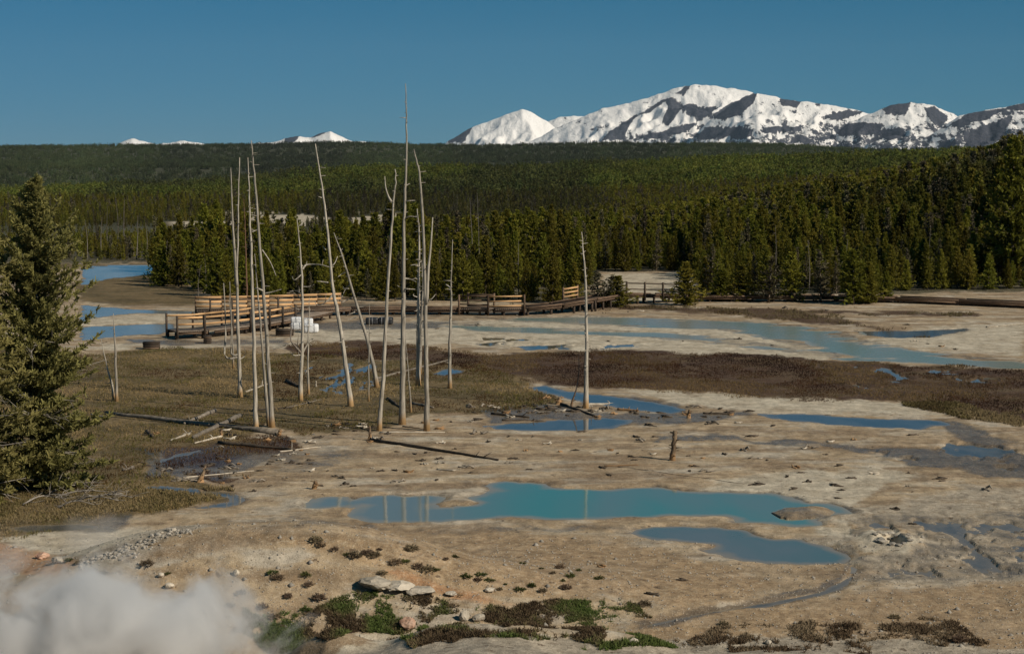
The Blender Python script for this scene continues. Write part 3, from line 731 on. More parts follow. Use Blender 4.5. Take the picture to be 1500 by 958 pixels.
mountain([(17000, [(165,225),(178,208),(195,203),(210,205),(230,211),(265,206.5),(290,208),(310,215),(360,212),(380,209),(405,208),(420,202),(440,199),(455,201),(470,195),(485,192.5),(500,199),(520,208),(535,207),(556,209),(570,225)], .3)],
         150, 600, 15500, 17600, 260, 40, 'small distant snowy peaks over the forested horizon', 131)

# ------------------------------------------------------------------ forest
GRP_PINE = 'pines along the front of the forest'
PINES = []
kinds = [dict(h=7.0, w=1.9, whorls=30, nb=7, npos=4, m=4, size=.36, bare=.05, shape=.8),
         dict(h=7.0, w=1.5, whorls=32, nb=6, npos=4, m=4, size=.33, bare=.10, shape=.7),
         dict(h=7.0, w=2.15, whorls=28, nb=8, npos=4, m=4, size=.38, bare=.03, shape=.95),
         dict(h=9.0, w=1.8, whorls=34, nb=7, npos=4, m=4, size=.40, bare=.18, shape=.65),
         dict(h=9.0, w=1.55, whorls=36, nb=6, npos=4, m=4, size=.38, bare=.12, shape=.75),
         dict(h=7.0, w=1.3, whorls=26, nb=5, npos=4, m=3, size=.34, bare=.08, shape=.75, thin=.3)]
for i, kw in enumerate(kinds):
    mat = M['needle_grey'] if i == 5 else M['needle']
    PINES.append((pine_proto(300 + i, mat, **kw), kw['h'], i))
PLACES = [(120, 'beyond the far blue pond, behind the big olive pine'), (228, 'beyond the far blue pond'), (308, 'in the grove beside the meadow'), (420, 'behind the long tan railing, by the boardwalk end'), (505, 'behind the long tan railing'), (600, 'behind the low boardwalk without railing'), (690, 'between the low boardwalk and the bridge'),
          (780, 'behind the boardwalk bridge'), (850, 'behind the boardwalk ramp'), (940, 'behind the pale clearing'), (1025, 'at the edge of the pale clearing'), (1130, 'behind the low wide bank pines'), (1240, 'behind the sandy bank'), (1310, 'where the curved boardwalk begins'), (1400, 'behind the curved boardwalk'), (9999, 'near the tallest dark pine')]
KN = ['full', 'slim', 'broad bushy', 'bare stemmed', 'narrow pointed', 'thin greyish']
def pine_label(ki, x, y, h):
    px, py = project(x, y, 0.0); place = next(p for m_, p in PLACES if px < m_)
    size_ = 'low' if h < 4 else ('middling' if h < 6 else ('tall' if h < 8.5 else 'very tall'))
    return '%s %s pine %s' % (size_, KN[ki], place)
def add_pine(ki, x, y, h, label=None, group=GRP_PINE, wide=1.0):
    (cm, tm), h0, i = PINES[ki]
    s_ = h / h0; z = h1(x, y) - .05
    t = empty('pine_tree', (x, y, z), label or pine_label(i, x, y, h), 'tree', group, rnd.uniform(0, 6.28))
    t.scale = (s_ * wide, s_ * wide, s_)
    link('crown', cm, t); link('trunk', tm, t)
    return t
def forest_front(px):                      # photo row of the forest's front edge
    return np.interp(px, [-200, 120, 222, 226, 300, 308, 560, 855, 868, 1015, 1030, 1240, 1300, 1320, 1700], [381, 381, 383, 415, 420, 440, 441, 445, 398, 399, 432, 432, 432, 426, 421])
# hand-placed trees that stand clear of the forest front
SOLO = [(2, 238, 419, 354, 1.25, 'broad dark pine at the tip of the left grove by the meadow'), (0, 262, 420, 348, 1.1, 'full pine inside the small grove beside the meadow'), (2, 290, 424, 352, 1.0, 'dark pine in the small grove above the boardwalk end'),
        (0, 318, 434, 350, 1.1, 'rounded olive pine behind the tan boardwalk railing'),
        (2, 1004, 447, 384, 1.75, 'lone bushy pine on pale ground before the weathered railing'), (5, 876, 450, 398, 3.0, 'wide grey bushy pine where the boardwalk ramp ends'), (5, 892, 449, 402, 3.0, 'second grey bush just right of the widest grey bush by the ramp'), (2, 905, 449, 404, 2.3, 'low dark bushy pine right of the boardwalk ramp'),
        (2, 1058, 441, 394, 2.2, 'low wide pine at the sandy bank'), (2, 1086, 441, 388, 2.0, 'dark wide pine at the sandy bank'), (5, 1126, 443, 376, 1.9, 'grey green pine with thin foliage on the bank'), (0, 1160, 442, 370, 1.7, 'dense pine behind the sandy bank'),
        (5, 1202, 443, 366, 1.5, 'thin grey pine before the dense trees'), (0, 1250, 446, 366, 1.6, 'bright full pine standing forward on the sand by the walkway'), (2, 1272, 445, 384, 1.6, 'shorter companion pine forward on the sand'), (0, 1297, 442, 398, 1.7, 'smaller round pine at the start of the right walkway'),
        (2, 1448, 424, 372, 1.2, 'young pine behind the right walkway'), (0, 1418, 424, 366, 1.1, 'green pine behind the bend of the right walkway'),
        (3, 1481, 420, 203, .9, 'tallest dark pine towering at the forest edge above the right walkway'), (4, 1460, 414, 236, .9, 'second tall dark pine beside the tallest one'), (3, 1500, 418, 232, 1.0, 'tall dark pine behind the right walkway')]
taken = []
for ki, px, py, top, wide, lab in SOLO:
    p = gpt(px, py); q = at_Y(px, top, p[1])
    add_pine(ki, p[0], p[1], q[2] - p[2], lab, None, wide); taken.append((p[0], p[1]))
# random stand
cand = []
Yc = 158.0
while Yc < 7000:
    cell = 1.8 if Yc < 215 else 2.1 if Yc < 300 else (2.1 * (Yc / 300) ** .62 if Yc < 1150 else 11.0 * (Yc / 1150) ** .55)
    half = .31 * Yc + 8
    xs_ = np.arange(-half, half, cell)
    x = xs_ + nrg.uniform(-.5, .5, len(xs_)) * cell; y = Yc + nrg.uniform(-.5, .5, len(xs_)) * cell
    cand.append(np.stack([x, y], 1)); Yc += cell * (1 if Yc < 1150 else 1.25)
cand = np.concatenate(cand)
cz = height(cand[:, 0], cand[:, 1]); cpx, cpy = project(cand[:, 0], cand[:, 1], cz)
u_ = cand[:, 0] / cand[:, 1]; Yd = cand[:, 1]
keep = cpy < forest_front(cpx)
leftz = 1 - sstep(-.12, -.02, u_)            # open, low woodland on the left
opn = fbm(cand[:, 0] / 22, Yd / 30, 91, 3)
keep &= ~((clearing(cand[:, 0], Yd) > .3))
thin_ = nrg.random(len(Yd))
keep &= ~((leftz > .5) & (Yd < 780) & ((opn < .50) | (thin_ < .45)) & (Yd > 225))
keep &= ~((u_ < -.02) & (Yd > 640) & (Yd < 800) & (opn < .62))
keep &= ~((Yd < 330) & (opn < .34) & (cpy < forest_front(cpx) - 14))
keep &= ~((Yd < 330) & (opn < .28))
keep &= ~((Yd > 1900) & (Yd < 2700))
tk = np.array(taken)
for a, b in tk: keep &= np.hypot(cand[:, 0] - a, Yd - b) > 1.2
yfr = np.array([at_z(750, p)[1] for p in range(370, 460)])
depth = Yd - np.interp(forest_front(cpx), np.arange(370, 460), yfr)
hgt = 3.5 + 2.3 * sstep(4, 42, depth) + 3.4 * sstep(.17, .27, u_) * sstep(3, 18, depth) + 1.0 * sstep(.06, .16, u_) * sstep(20, 120, depth) + 2.2 * sstep(700, 1300, Yd)
hgt = hgt + .6 * sstep(-.15, -.10, u_) * (1 - sstep(.0, .06, u_)) * (1 - sstep(15, 50, depth))
hgt = hgt - 2.0 * leftz * sstep(222, 250, Yd) * (1 - sstep(780, 1000, Yd))
hgt = hgt * nrg.uniform(.58, 1.18, len(hgt)) * (.75 + .5 * fbm(cand[:, 0] / 12, Yd / 12, 95, 2))
hgt = np.maximum(hgt, 1.6)
cand = cand[keep]; hgt = hgt[keep]; cz = cz[keep]; Yd = cand[:, 1]; u_ = u_[keep]
# the ones that show largest become individuals
invw = np.abs(u_) < .262
score = np.where(invw, -Yd + 2.0 * hgt, -1e9)
order = np.argsort(-score)
N_IND = 270
ind = np.zeros(len(cand), bool); ind[order[:N_IND]] = True
for i in np.where(ind)[0]:
    tall = hgt[i] > 8.3
    ki = rnd.choice([3, 4, 4, 0]) if tall else rnd.choice([0, 0, 1, 1, 2, 2, 5])
    add_pine(ki, cand[i, 0], cand[i, 1], float(hgt[i]), None, GRP_PINE, rnd.uniform(.85, 1.15) * (1.0 if tall else 1.05))
# the rest of the forest: one object
pc = bpy.data.collections.new('forest sources')
def src(name, me):
    o = bpy.data.objects.new(name, me); pc.objects.link(o); return o
nvar = 0
for i, kw in enumerate(kinds):
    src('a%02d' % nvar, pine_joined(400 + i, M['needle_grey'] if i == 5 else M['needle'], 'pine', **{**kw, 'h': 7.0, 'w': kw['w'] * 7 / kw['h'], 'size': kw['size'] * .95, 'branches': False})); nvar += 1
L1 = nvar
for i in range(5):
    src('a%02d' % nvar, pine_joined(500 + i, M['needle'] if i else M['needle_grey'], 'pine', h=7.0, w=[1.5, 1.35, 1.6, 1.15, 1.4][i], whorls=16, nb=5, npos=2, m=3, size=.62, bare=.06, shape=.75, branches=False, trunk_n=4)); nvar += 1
L2 = nvar
for i in range(8):                         # knots of several far trees
    Vs = []; Qs = []; ts = []; n0 = 0
    rg = np.random.default_rng(600 + i)
    for q in range(9):
        (V, Q, tone), tb = pine_mesh(700 + 10 * i + q, 7.0 * rg.uniform(.65, 1.15), 1.5, 6, 4, 1, 3, 1.35, bare=.02, shape=.7, branches=False)
        off = np.array([rg.uniform(-5.5, 5.5), rg.uniform(-5.5, 5.5), -.3])
        Vs.append(V + off); Qs.append(Q + n0); n0 += len(V); ts.append(np.clip(tone + rg.normal(0, .15), 0, 1))
    src('a%02d' % nvar, mesh_np('pine', np.concatenate(Vs), np.concatenate(Qs), [M['needle_far'] if i < 4 else M['needle_hill']], {'tone': ('FLOAT', np.concatenate(ts))})); nvar += 1
rest = ~ind
rp = cand[rest]; rz = cz[rest]; rh = hgt[rest]; ry = Yd[rest]
var = np.where(ry < 300, nrg.integers(0, L1, len(ry)), np.where(ry < 1150, nrg.integers(L1, L2, len(ry)), np.where(ry < 2500, nrg.integers(L2, L2 + 4, len(ry)), nrg.integers(L2 + 4, nvar, len(ry)))))
me = bpy.data.meshes.new('forest'); me.vertices.add(len(rp)); me.vertices.foreach_set('co', np.stack([rp[:, 0], rp[:, 1], rz - .1], 1).astype(np.float32).ravel())
for nm, tp, arr in (('variant', 'INT', var), ('size', 'FLOAT', rh / 7.0), ('turn', 'FLOAT', nrg.uniform(0, 6.28, len(ry))),
                    ('patch', 'FLOAT', np.clip((fbm(rp[:, 0] / (18 + ry * .05), ry / (22 + ry * .12), 401, 3) - .5) * 2.0 + nrg.normal(0, .06, len(ry)), -.5, .5))):
    a = me.attributes.new(nm, tp, 'POINT'); a.data.foreach_set('value', arr.astype(np.int32 if tp == 'INT' else np.float32))
forest = link('forest', me, kind='stuff', label='dense green pine forest covering the plain and far hills', category='forest')
ng = bpy.data.node_groups.new('forest', 'GeometryNodeTree')
ng.interface.new_socket('Geometry', in_out='INPUT', socket_type='NodeSocketGeometry'); ng.interface.new_socket('Geometry', in_out='OUTPUT', socket_type='NodeSocketGeometry')
gi = ng.nodes.new('NodeGroupInput'); go = ng.nodes.new('NodeGroupOutput')
iop = ng.nodes.new('GeometryNodeInstanceOnPoints'); iop.inputs['Pick Instance'].default_value = True
ci = ng.nodes.new('GeometryNodeCollectionInfo'); ci.inputs['Collection'].default_value = pc; ci.inputs['Separate Children'].default_value = True; ci.inputs['Reset Children'].default_value = True
def na(nm, tp):
    n_ = ng.nodes.new('GeometryNodeInputNamedAttribute'); n_.data_type = tp; n_.inputs['Name'].default_value = nm; return n_.outputs['Attribute']
cx = ng.nodes.new('ShaderNodeCombineXYZ'); ng.links.new(na('turn', 'FLOAT'), cx.inputs[2])
ng.links.new(gi.outputs[0], iop.inputs['Points']); ng.links.new(ci.outputs[0], iop.inputs['Instance']); ng.links.new(na('variant', 'INT'), iop.inputs['Instance Index'])
ng.links.new(cx.outputs[0], iop.inputs['Rotation'])
ng.links.new(na('size', 'FLOAT'), iop.inputs['Scale']); ng.links.new(iop.outputs[0], go.inputs[0])
md = forest.modifiers.new('forest', 'NODES'); md.node_group = ng
print('forest points', len(rp), 'near', int((ry < 300).sum()), 'mid', int(((ry >= 300) & (ry < 1150)).sum()))

# ------------------------------------------------------------------ big pines by the left edge
def big_pine(px, py, top, w, seed, label, whorls=64, nb=9, npos=8):
    p = gpt(px, py); h = at_Y(px, top, p[1])[2] - p[2]
    (V, Q, tone), tb = pine_mesh(seed, h=h, w=w, whorls=whorls, nb=nb, npos=npos, m=9, size=.26, bare=.02, shape=.58, thin=.06, fan=.14, width=.25, rag=.17)
    t = empty('pine_tree', (p[0], p[1], p[2] - .1), label, 'tree')
    link('crown', mesh_np('crown', V, Q, [M['needle_near']], {'tone': ('FLOAT', tone)}), t)
    link('trunk', tb.mesh('trunk', [M['twig']], True), t)
    rg = np.random.default_rng(seed)
    for i in range(30):                     # bare grey twigs low in the crown
        a = rg.uniform(0, 6.28) if i > 9 else rg.uniform(-2.6, -.4); z = h * rg.uniform(.05, .5); L = w * rg.uniform(.5, 1.0)
        b = MB(); hd = np.array([math.cos(a), math.sin(a), rg.uniform(-.3, .25)])
        o = np.array([0, 0, z]); e = o + hd * L
        b.tube([o, o + hd * L * .5 + rg.normal(0, .08, 3), e], [.03, .02, .007], 4)
        for q in range(4):
            f = rg.uniform(.35, .95); s_ = o + hd * L * f
            b.tube([s_, s_ + hd * L * .18 + rg.normal(0, .22, 3)], [.012, .004], 3)
        link('dead_branch', b.mesh('dead_branch', [M['twig']], True), t)
    return t
big_pine(62, 716, 262, 2.6, 901, 'large olive green pine beside the grassy marsh, dead twigs low in its crown', 62, 7, 20)
big_pine(-32, 735, 278, 2.1, 905, 'large pine crowding the left side of the big olive pine', 54, 7, 18)

# ------------------------------------------------------------------ dead standing trees
def snag(pts, r, label, mat='snag', stubs=6, arms=(), forks=(), seed=0, top=.18, name='dead_tree', flare=1.45, Y=None):
    """pts: photo pixels base to tip; r: half width at the base in photo pixels"""
    rg = np.random.default_rng(seed + int(pts[0][0]))
    b0 = gpt(*pts[0]) if Y is None else at_Y(pts[0][0], pts[0][1], Y)
    if Y is not None: b0[2] = h1(b0[0], b0[1])
    Yb = b0[1]; sc_ = Yb / F; r = r * (.76 if name == 'dead_tree' else 1.0)
    W = np.array([at_Y(x, y, Yb) for x, y in pts]) - b0
    n = max(10, int(W[-1][2] * 2)); L = smooth_line(W, n)
    tt = np.linspace(0, 1, n)
    L[1:-1] += np.stack([rg.normal(0, .012, n - 2), rg.normal(0, .02, n - 2), np.zeros(n - 2)], 1)
    rad = r * sc_ * (1 - (1 - top) * tt ** 1.05); rad[0] *= flare; rad[1] *= 1 + (flare - 1) * .3
    if n < 16: rad[1] /= 1 + (flare - 1) * .15
    L[0][2] -= .25
    t = empty(name, b0, label, 'dead tree')
    b = MB(); b.tube(L, rad, 9, .05)
    def pos(f):
        i = min(int(f * (n - 1)), n - 2); q = f * (n - 1) - i; return L[i] * (1 - q) + L[i + 1] * q, rad[i]
    for q in range(int(stubs * 2.2)):       # short knots and broken stubs stay on the trunk
        f = rg.uniform(.15, .95); o, rr = pos(f); a = rg.uniform(0, 6.28); l = rg.uniform(.04, .14) + rr + (rg.random() < .2) * rg.uniform(.1, .3)
        b.tube([o, o + np.array([math.cos(a) * l, math.sin(a) * l, rg.uniform(-.03, .08)])], [.018 + .15 * rr, .008], 4)
    trk = link('trunk', b.mesh('trunk', [M[mat]], True), t)
    for arm in arms:                        # branches seen in the photograph
        A_ = np.array([at_Y(x, y, Yb) for x, y in arm[0]]) - b0
        A_[1:, 1] += rg.normal(0, .25, len(A_) - 1)
        c = MB(); m_ = max(4, len(A_) * 3); ra = arm[1] * sc_
        c.tube(smooth_line(A_, m_), np.linspace(ra, ra * .35, m_), 6, .06)
        if len(arm) > 2:
            for q in range(arm[2]):
                i = rg.integers(1, m_ - 1); o = smooth_line(A_, m_)[i]
                c.tube([o, o + rg.normal(0, .22, 3) + np.array([0, 0, .1])], [ra * .45, ra * .15], 4)
        link('branch', c.mesh('branch', [M[arm[3] if len(arm) > 3 else mat]], True), trk)
    for fk, rf in forks:
        A_ = np.array([at_Y(x, y, Yb) for x, y in fk]) - b0
        A_[-1, 1] += .3; c = MB(); m_ = 14
        c.tube(smooth_line(A_, m_), np.linspace(rf * sc_, rf * sc_ * .25, m_), 7, .05)
        link('branch', c.mesh('branch', [M[mat]], True), trk)
    return t
snag([(375,631),(373,560),(371,470),(368,370),(366,300),(363,231)], 4.6, 'pale straight dead trunk beside the pair with orange shared foot', stubs=10, arms=[([(365,255),(358,247)], 1.2), ([(369,340),(376,337)], 1)], seed=1)
snag([(399,626),(395,560),(391,500),(385,420),(379,340),(374,270),(370,230),(368,206)], 4.8, 'tall pale dead trunk of the pair sharing an orange rotten foot', stubs=14, arms=[([(387,427),(378,422),(372,424)], 1.6), ([(388,430),(398,428),(412,424)], 1.4), ([(384,366),(396,384),(405,404)], 1.0)], seed=2)
snag([(394,624),(388,560),(382,480),(377,420),(373,372)], 3.4, 'thinner broken trunk of the pair sharing an orange rotten foot', stubs=6, seed=3)
snag([(352,582),(350,520),(348,450),(347,400),(349,320),(351,231)], 4.2, 'dark based dead tree with candelabra branches curving up at one side', 'snag', stubs=8,
     arms=[([(349,523),(338,525),(331,518),(330,490),(329,450),(327,415)], 2.0), ([(349,519),(342,520),(338,512),(339,470),(338,412)], 1.8), ([(350,527),(357,522),(358,508)], 1.0)],
     forks=[([(347,420),(345,386),(341,330),(337,246)], 3.0)], seed=4)
snag([(342,540),(341,500),(337,450),(336,430)], 1.8, 'short thin whitish pole behind the candelabra dead tree', stubs=2, seed=5)
snag([(362,446),(361,400),(359,340),(357,291)], 2.0, 'slender reddish dead trunk against the pines behind the boardwalk', 'snag_red', stubs=8, seed=6, Y=163)
snag([(440,587),(441,545),(443,500),(443,450),(442,400),(439,360),(435,320)], 4.2, 'twiggy dead tree with a scorched middle and many crooked branches', stubs=10,
     arms=[([(443,395),(447,389),(455,388),(470,388),(483,391)], 1.7, 2), ([(442,402),(432,410),(427,405)], 1.0, 2), ([(443,432),(433,427),(424,427)], 1.1, 3), ([(443,420),(452,420),(457,418)], .9, 2), ([(443,455),(432,452),(420,449)], 1.0, 4),
           ([(441,517),(434,508),(427,497),(426,480)], 2.0, 1, 'snag_dark'), ([(440,520),(432,519),(426,514)], 1.2, 3), ([(442,519),(448,508),(454,500),(462,498)], 1.7, 1), ([(441,518),(431,502),(421,505),(400,512)], 1.0, 2), ([(441,440),(436,433),(428,428)], .9, 2)], seed=7)
snag([(452,577),(451,540),(452,500),(453,460),(453,435)], 2.2, 'thin crooked pole beside the twiggy scorched dead tree', stubs=8, arms=[([(452,502),(456,498),(459,496)], 1.2), ([(451,540),(447,548),(447,556)], 1.2)], seed=8)
snag([(514,595),(509,550),(501,500),(494,455),(487,420),(481,350),(474,290),(468,250),(462,211)], 5.0, 'tall leaning dead tree with a bend near its thin top', stubs=14,
     arms=[([(489,430),(478,442),(466,447),(460,442)], 1.2, 1), ([(481,414),(472,413),(464,412)], 1.2), ([(483,392),(490,386),(494,376)], 1.2, 1), ([(477,366),(472,361)], 1.0), ([(471,290),(467,288)], .9)], seed=9)
snag([(553,568),(546,530),(537,495),(528,465),(515,420),(503,380),(496,360),(489,341)], 4.2, 'strongly leaning dead tree with stubby side branches', stubs=16,
     arms=[([(513,418),(505,424),(498,443)], .9), ([(517,436),(508,440),(499,444)], 1.1, 1), ([(511,423),(503,423),(502,421)], 1.0), ([(505,399),(500,402),(496,405)], 1.0), ([(520,457),(513,460),(507,463)], 1.0), ([(522,464),(515,467),(509,468)], 1.0)], seed=10)
snag([(540,588),(540,540),(541,490),(541,444)], 1.7, 'thin straight pale pole behind the strongly leaning dead tree', stubs=3, arms=[([(541,532),(545,530)], .8)], seed=11)
snag([(555,631),(560,570),(564,500),(568,420),(573,350),(576,300),(580,270),(578.5,248)], 4.4, 'forked top dead tree leaning gently beside the tallest snag', stubs=10, forks=[([(573.5,296),(569,288),(565,275),(563,259)], 2.0)], seed=12)
snag([(589,622),(590,540),(590.5,470),(591,420),(592,330),(594,260),(596,191),(594,123)], 6.0, 'tallest straight dead tree, its tip rising above the mountains', stubs=14, top=.12,
     arms=[([(595,272),(600,269)], 1.0), ([(594,295),(602,294),(608,294)], 1.0), ([(593,320),(601,317),(611,318)], 1.1), ([(592,408),(600,409),(610,412)], 1.2, 1), ([(591,423),(598,423),(608,424)], 1.2, 1), ([(590,421),(586,421),(582,418)], 1.0)], seed=13)
snag([(625.5,631),(625,560),(624,500),(623,440),(621,370),(618,300),(614,255),(610,235),(606,219)], 5.0, 'tall dead tree with a curved tip and a second slim stem', stubs=10, forks=[([(625,445),(627,400),(631,360),(633.5,319)], 3.0)],
     arms=[([(625,440),(632,438),(638,431)], 1.3, 1), ([(617,330),(613,331)], 1.0)], seed=14)
snag([(613,565),(613,520),(613,470),(613,420),(614,380),(614,340),(611,306)], 4.6, 'rough barked dead tree full of broken stubs behind the curved snag', 'snag', stubs=34,
     arms=[([(612,388),(606,388),(601,389)], 1.0), ([(613,436),(606,433),(606,431)], 1.0), ([(613,476),(608,475),(603,472)], 1.0), ([(613,410),(607,407)], .9)], seed=15)
snag([(615,548),(616,500),(618,450),(619,410),(618,385)], 3.4, 'greyish stub behind the rough barked dead tree', stubs=20, seed=16)
snag([(659,569),(659,520),(660,470),(661,430),(661,410),(663,351)], 3.5, 'short dead tree with one crooked arm standing in green grass', stubs=12, arms=[([(660,425),(657,420),(652,417)], 1.6)], seed=17)
snag([(602,604),(600,570),(597,530),(594,496)], 2.0, 'thin pale pole beside the foot of the tallest snag', stubs=4, seed=18)
snag([(858,598),(859,540),(859,480),(858,420),(855,375),(852,340)], 4.6, 'lone grey dead tree with orange roots by the narrow blue pool', stubs=26, arms=[([(855,600),(846,603),(838,606)], 2.0, 1), ([(861,600),(872,604),(884,603)], 2.0, 1), ([(860,601),(866,607),(868,609)], 1.6)], seed=19, top=.14)
snag([(837,597),(838,588),(843,575),(846,560),(848,540),(848,519)], 2.2, 'thin dark crooked sapling beside the lone grey dead tree', 'snag_dark', stubs=3, seed=20)
snag([(171,588),(170,550),(168,500),(166,459)], 3.4, 'white dead trunk in the grass near the big pine', 'snag', stubs=3, seed=21)
snag([(168,587),(163,560),(158,542),(153,520),(148,497)], 2.6, 'bent white stem leaning away from the white dead trunk', 'snag', stubs=4, arms=[([(156,540),(152,540)], 1.0)], seed=22)
snag([(985,674),(986,660),(988,645),(989,631)], 4.2, 'lone broken stump standing on the open beige flats', 'stump', stubs=8, seed=23, top=.8, name='tree_stump')
snag([(542,645),(542,635),(541,624)], 2.6, 'broken stump at the head of the long dark fallen log', 'stump', stubs=3, arms=[([(542,640),(549,646),(552,650)], 1.3)], seed=24, top=.6, name='tree_stump')
snag([(293,706),(295,698),(302,682)], 5.5, 'splintered orange stump by the creek', 'stump', stubs=5, seed=25, top=.2, name='tree_stump', flare=1.8)
snag([(409,638),(410,630)], 3.2, 'small orange stump against the end of the big fallen log', 'stump', stubs=2, seed=26, top=.8, name='tree_stump', flare=1.1)
snag([(324,640),(324,628)], 2.4, 'thin brown stump between crossed logs', 'stump', stubs=2, seed=27, top=.8, name='tree_stump', flare=1.1)
snag([(460,716),(463,705)], 4.0, 'burnt stump with an orange cap by the turquoise pool', 'stump', stubs=3, seed=28, top=.7, name='tree_stump', flare=1.2)
snag([(818,592),(820,582)], 5, 'orange root stump near the lone grey dead tree', 'stump', stubs=5, seed=29, top=.4, name='tree_stump', flare=1.6)
snag([(1009,612),(1010,600)], 3.2, 'small orange stump on the dark debris line', 'stump', stubs=4, seed=30, top=.5, name='tree_stump', flare=1.4)
snag([(463,566),(463,558)], 1.4, 'pale stake in the marsh grass', 'log_pale', stubs=0, seed=31, top=.7, name='tree_stump', flare=1.0)
# bare snags in and before the left woodland and forest
fs = [(148,378,318),(158,374,300),(171,372,282),(183,376,290),(200,380,316),(214,378,326),(226,390,340),(287,392,340),(302,428,372),(316,396,350),(330,398,345),(345,402,300),(128,380,322),(291,440,388),(262,398,345),(243,400,352),(420,404,330),(690,430,290),(700,428,282),(1135,428,330),(1185,425,352),(1240,416,350),(1360,420,330),(760,438,352)]
for i, (x, yb, yt) in enumerate(fs):
    snag([(x, yb), (x + rnd.uniform(-2, 2), (yb + yt) / 2), (x + rnd.uniform(-4, 4), yt)], rnd.uniform(.8, 1.3), 'thin grey bare snag ' + ('before the left woodland beyond the pond' if x < 235 else 'by the grove near the meadow' if x < 335 else 'behind the long tan railing' if x < 500 else 'among pines behind the boardwalk bridge' if x < 800 else 'among pines behind the sandy bank'), 'snag_far', stubs=8, seed=40 + i, name='dead_tree')['group'] = 'bare snags among the pines'

# ------------------------------------------------------------------ fallen logs
def log(a, b, r, label, mat='log', stubs=4, seed=0, lift=0.0, bend=0.0, taper=.55, broken=True):
    rg = np.random.default_rng(seed + int(a[0]))
    P = gpt(*a); Q = gpt(*b); rr = r * .8 * P[1] / F
    n = 9; t_ = np.linspace(0, 1, n)[:, None]; L = P + (Q - P) * t_
    L[:, 2] = np.maximum(height(L[:, 0], L[:, 1]), L[:, 2]) * .5 + L[:, 2] * .5 + rr * .55 + lift * (t_[:, 0] if lift > 0 else 0)
    L[:, 1] += bend * np.sin(t_[:, 0] * math.pi)
    L[1:-1] += rg.normal(0, rr * .12, (n - 2, 3))
    c = L.mean(0); base = np.array([c[0], c[1], float(h1(c[0], c[1]))])
    t = empty('fallen_log', base, label, 'log')
    m = MB(); m.tube(L - base, rr * (1 - (1 - taper) * t_[:, 0]), 9, .1)
    link('trunk', m.mesh('trunk', [M[mat]], True), t)
    for q in range(stubs):
        f = rg.uniform(.08, .92); o = P + (Q - P) * f - base; o[2] += rr * .6
        l = rg.uniform(.15, .45); d = rg.normal(0, 1, 3); d[2] = abs(d[2]) * .8; d /= np.linalg.norm(d)
        s_ = MB(); s_.tube([o, o + d * l * .5 + rg.normal(0, .03, 3), o + d * l], [.03, .022, .008], 5)
        link('branch_stub', s_.mesh('branch_stub', [M[mat]], True), t)
    return t
log((408,636), (155,607), 6.0, 'longest fallen log across the marsh, grey with a splintered end', 'log', 9, 1, taper=.6)
log((352,611), (283,643), 5.0, 'thick pale log crossing the longest fallen log', 'log', 2, 2, lift=.0, taper=.7)
log((315,603), (270,622), 4.2, 'pale grey log behind the longest fallen log', 'log', 4, 3)
log((278,636), (250,646), 2.6, 'short bleached log in the grass before the longest log', 'log_pale', 2, 4)
log((325,640), (285,650), 2.4, 'bleached pole under the crossed logs', 'log_pale', 1, 5)
log((320,650), (432,660), 4.0, 'dark damp log on mud near the longest log', 'log_dark', 4, 6)
log((215,633), (225,642), 3.6, 'dark rotten log piece in the grass', 'log_dark', 1, 7)
log((543,646), (730,675), 4.0, 'long dark fallen log below the tall snags', 'log_dark', 3, 8, taper=.4)
log((195,686), (180,690), 3.4, 'weathered grey log end by the big pine', 'log', 2, 9)
log((548,557), (660,528), 2.8, 'thin grey log leaning through the marsh grass', 'log', 3, 10)
log((420,560), (440,568), 4.2, 'gnarled dark root wad in the marsh', 'log_dark', 7, 11)
log((568,585), (590,600), 3.0, 'dark log with an upright pale prong by the tallest snag', 'log_dark', 3, 12)
log((604,592), (635,598), 3.0, 'short dark log behind the curved snag', 'log', 1, 13)
log((556,634), (652,634), 1.8, 'thin bleached pole on the sand under the tall snags', 'log_pale', 0, 14)
log((590,625), (622,629), 1.4, 'thin dark bar as a cast shadow between the feet of the tall snags', 'log_dark', 0, 15)  # dark tube stands in for the curved snag's cast shadow on the sand
log((822,593), (875,612), 3.0, 'dark log slanting to the narrow blue pool', 'log_dark', 3, 16)
log((858,594), (920,591), 2.4, 'pale driftwood log lying in the brook', 'log_pale', 2, 17)
log((420,598), (470,586), 1.6, 'thin grey branch on the marsh grass', 'log', 3, 18)
log((360,575), (400,560), 1.8, 'pale pole in the marsh near the pale trunks', 'log_pale', 2, 19)
log((370,602), (430,598), 2.6, 'dark log in the grass behind the pale trunks', 'log_dark', 4, 20)
log((640,688), (665,690), 2.0, 'short bleached stick on the flats', 'log_pale', 1, 21)
log((268,700), (372,690), 1.5, 'long bleached pole on the mud', 'log_pale', 1, 22)
log((410,662), (470,655), 1.5, 'bleached pole near the dark damp log', 'log_pale', 2, 23)
log((720,607), (775,612), 2.6, 'dark driftwood log on the bank of the narrow blue pool', 'log_dark', 2, 24)
log((735,616), (800,618), 2.0, 'dark driftwood pole at the edge of the narrow blue pool', 'log_dark', 2, 25)
log((905,601), (935,603), 3.2, 'orange root driftwood by the debris line', 'stump', 5, 26)
log((1030,606), (1075,607), 2.2, 'dark driftwood log on the debris line', 'log_dark', 2, 27)
log((1445,480), (1500,475), 2.0, 'pale log lying on the far bank of the river', 'log_pale', 2, 28)
log((885,683), (935,681), 1.2, 'thin orange stick on the flats', 'stump', 0, 29)
log((905,684), (1090,709), .7, 'long thin dark line along the flats above the turquoise pool', 'log_dark', 0, 30)  # thin dark tube laid along a dark line on the flats
log((133,607), (155,612), 1.3, 'thin bleached stick in the grass by the big pine', 'log_pale', 0, 31)
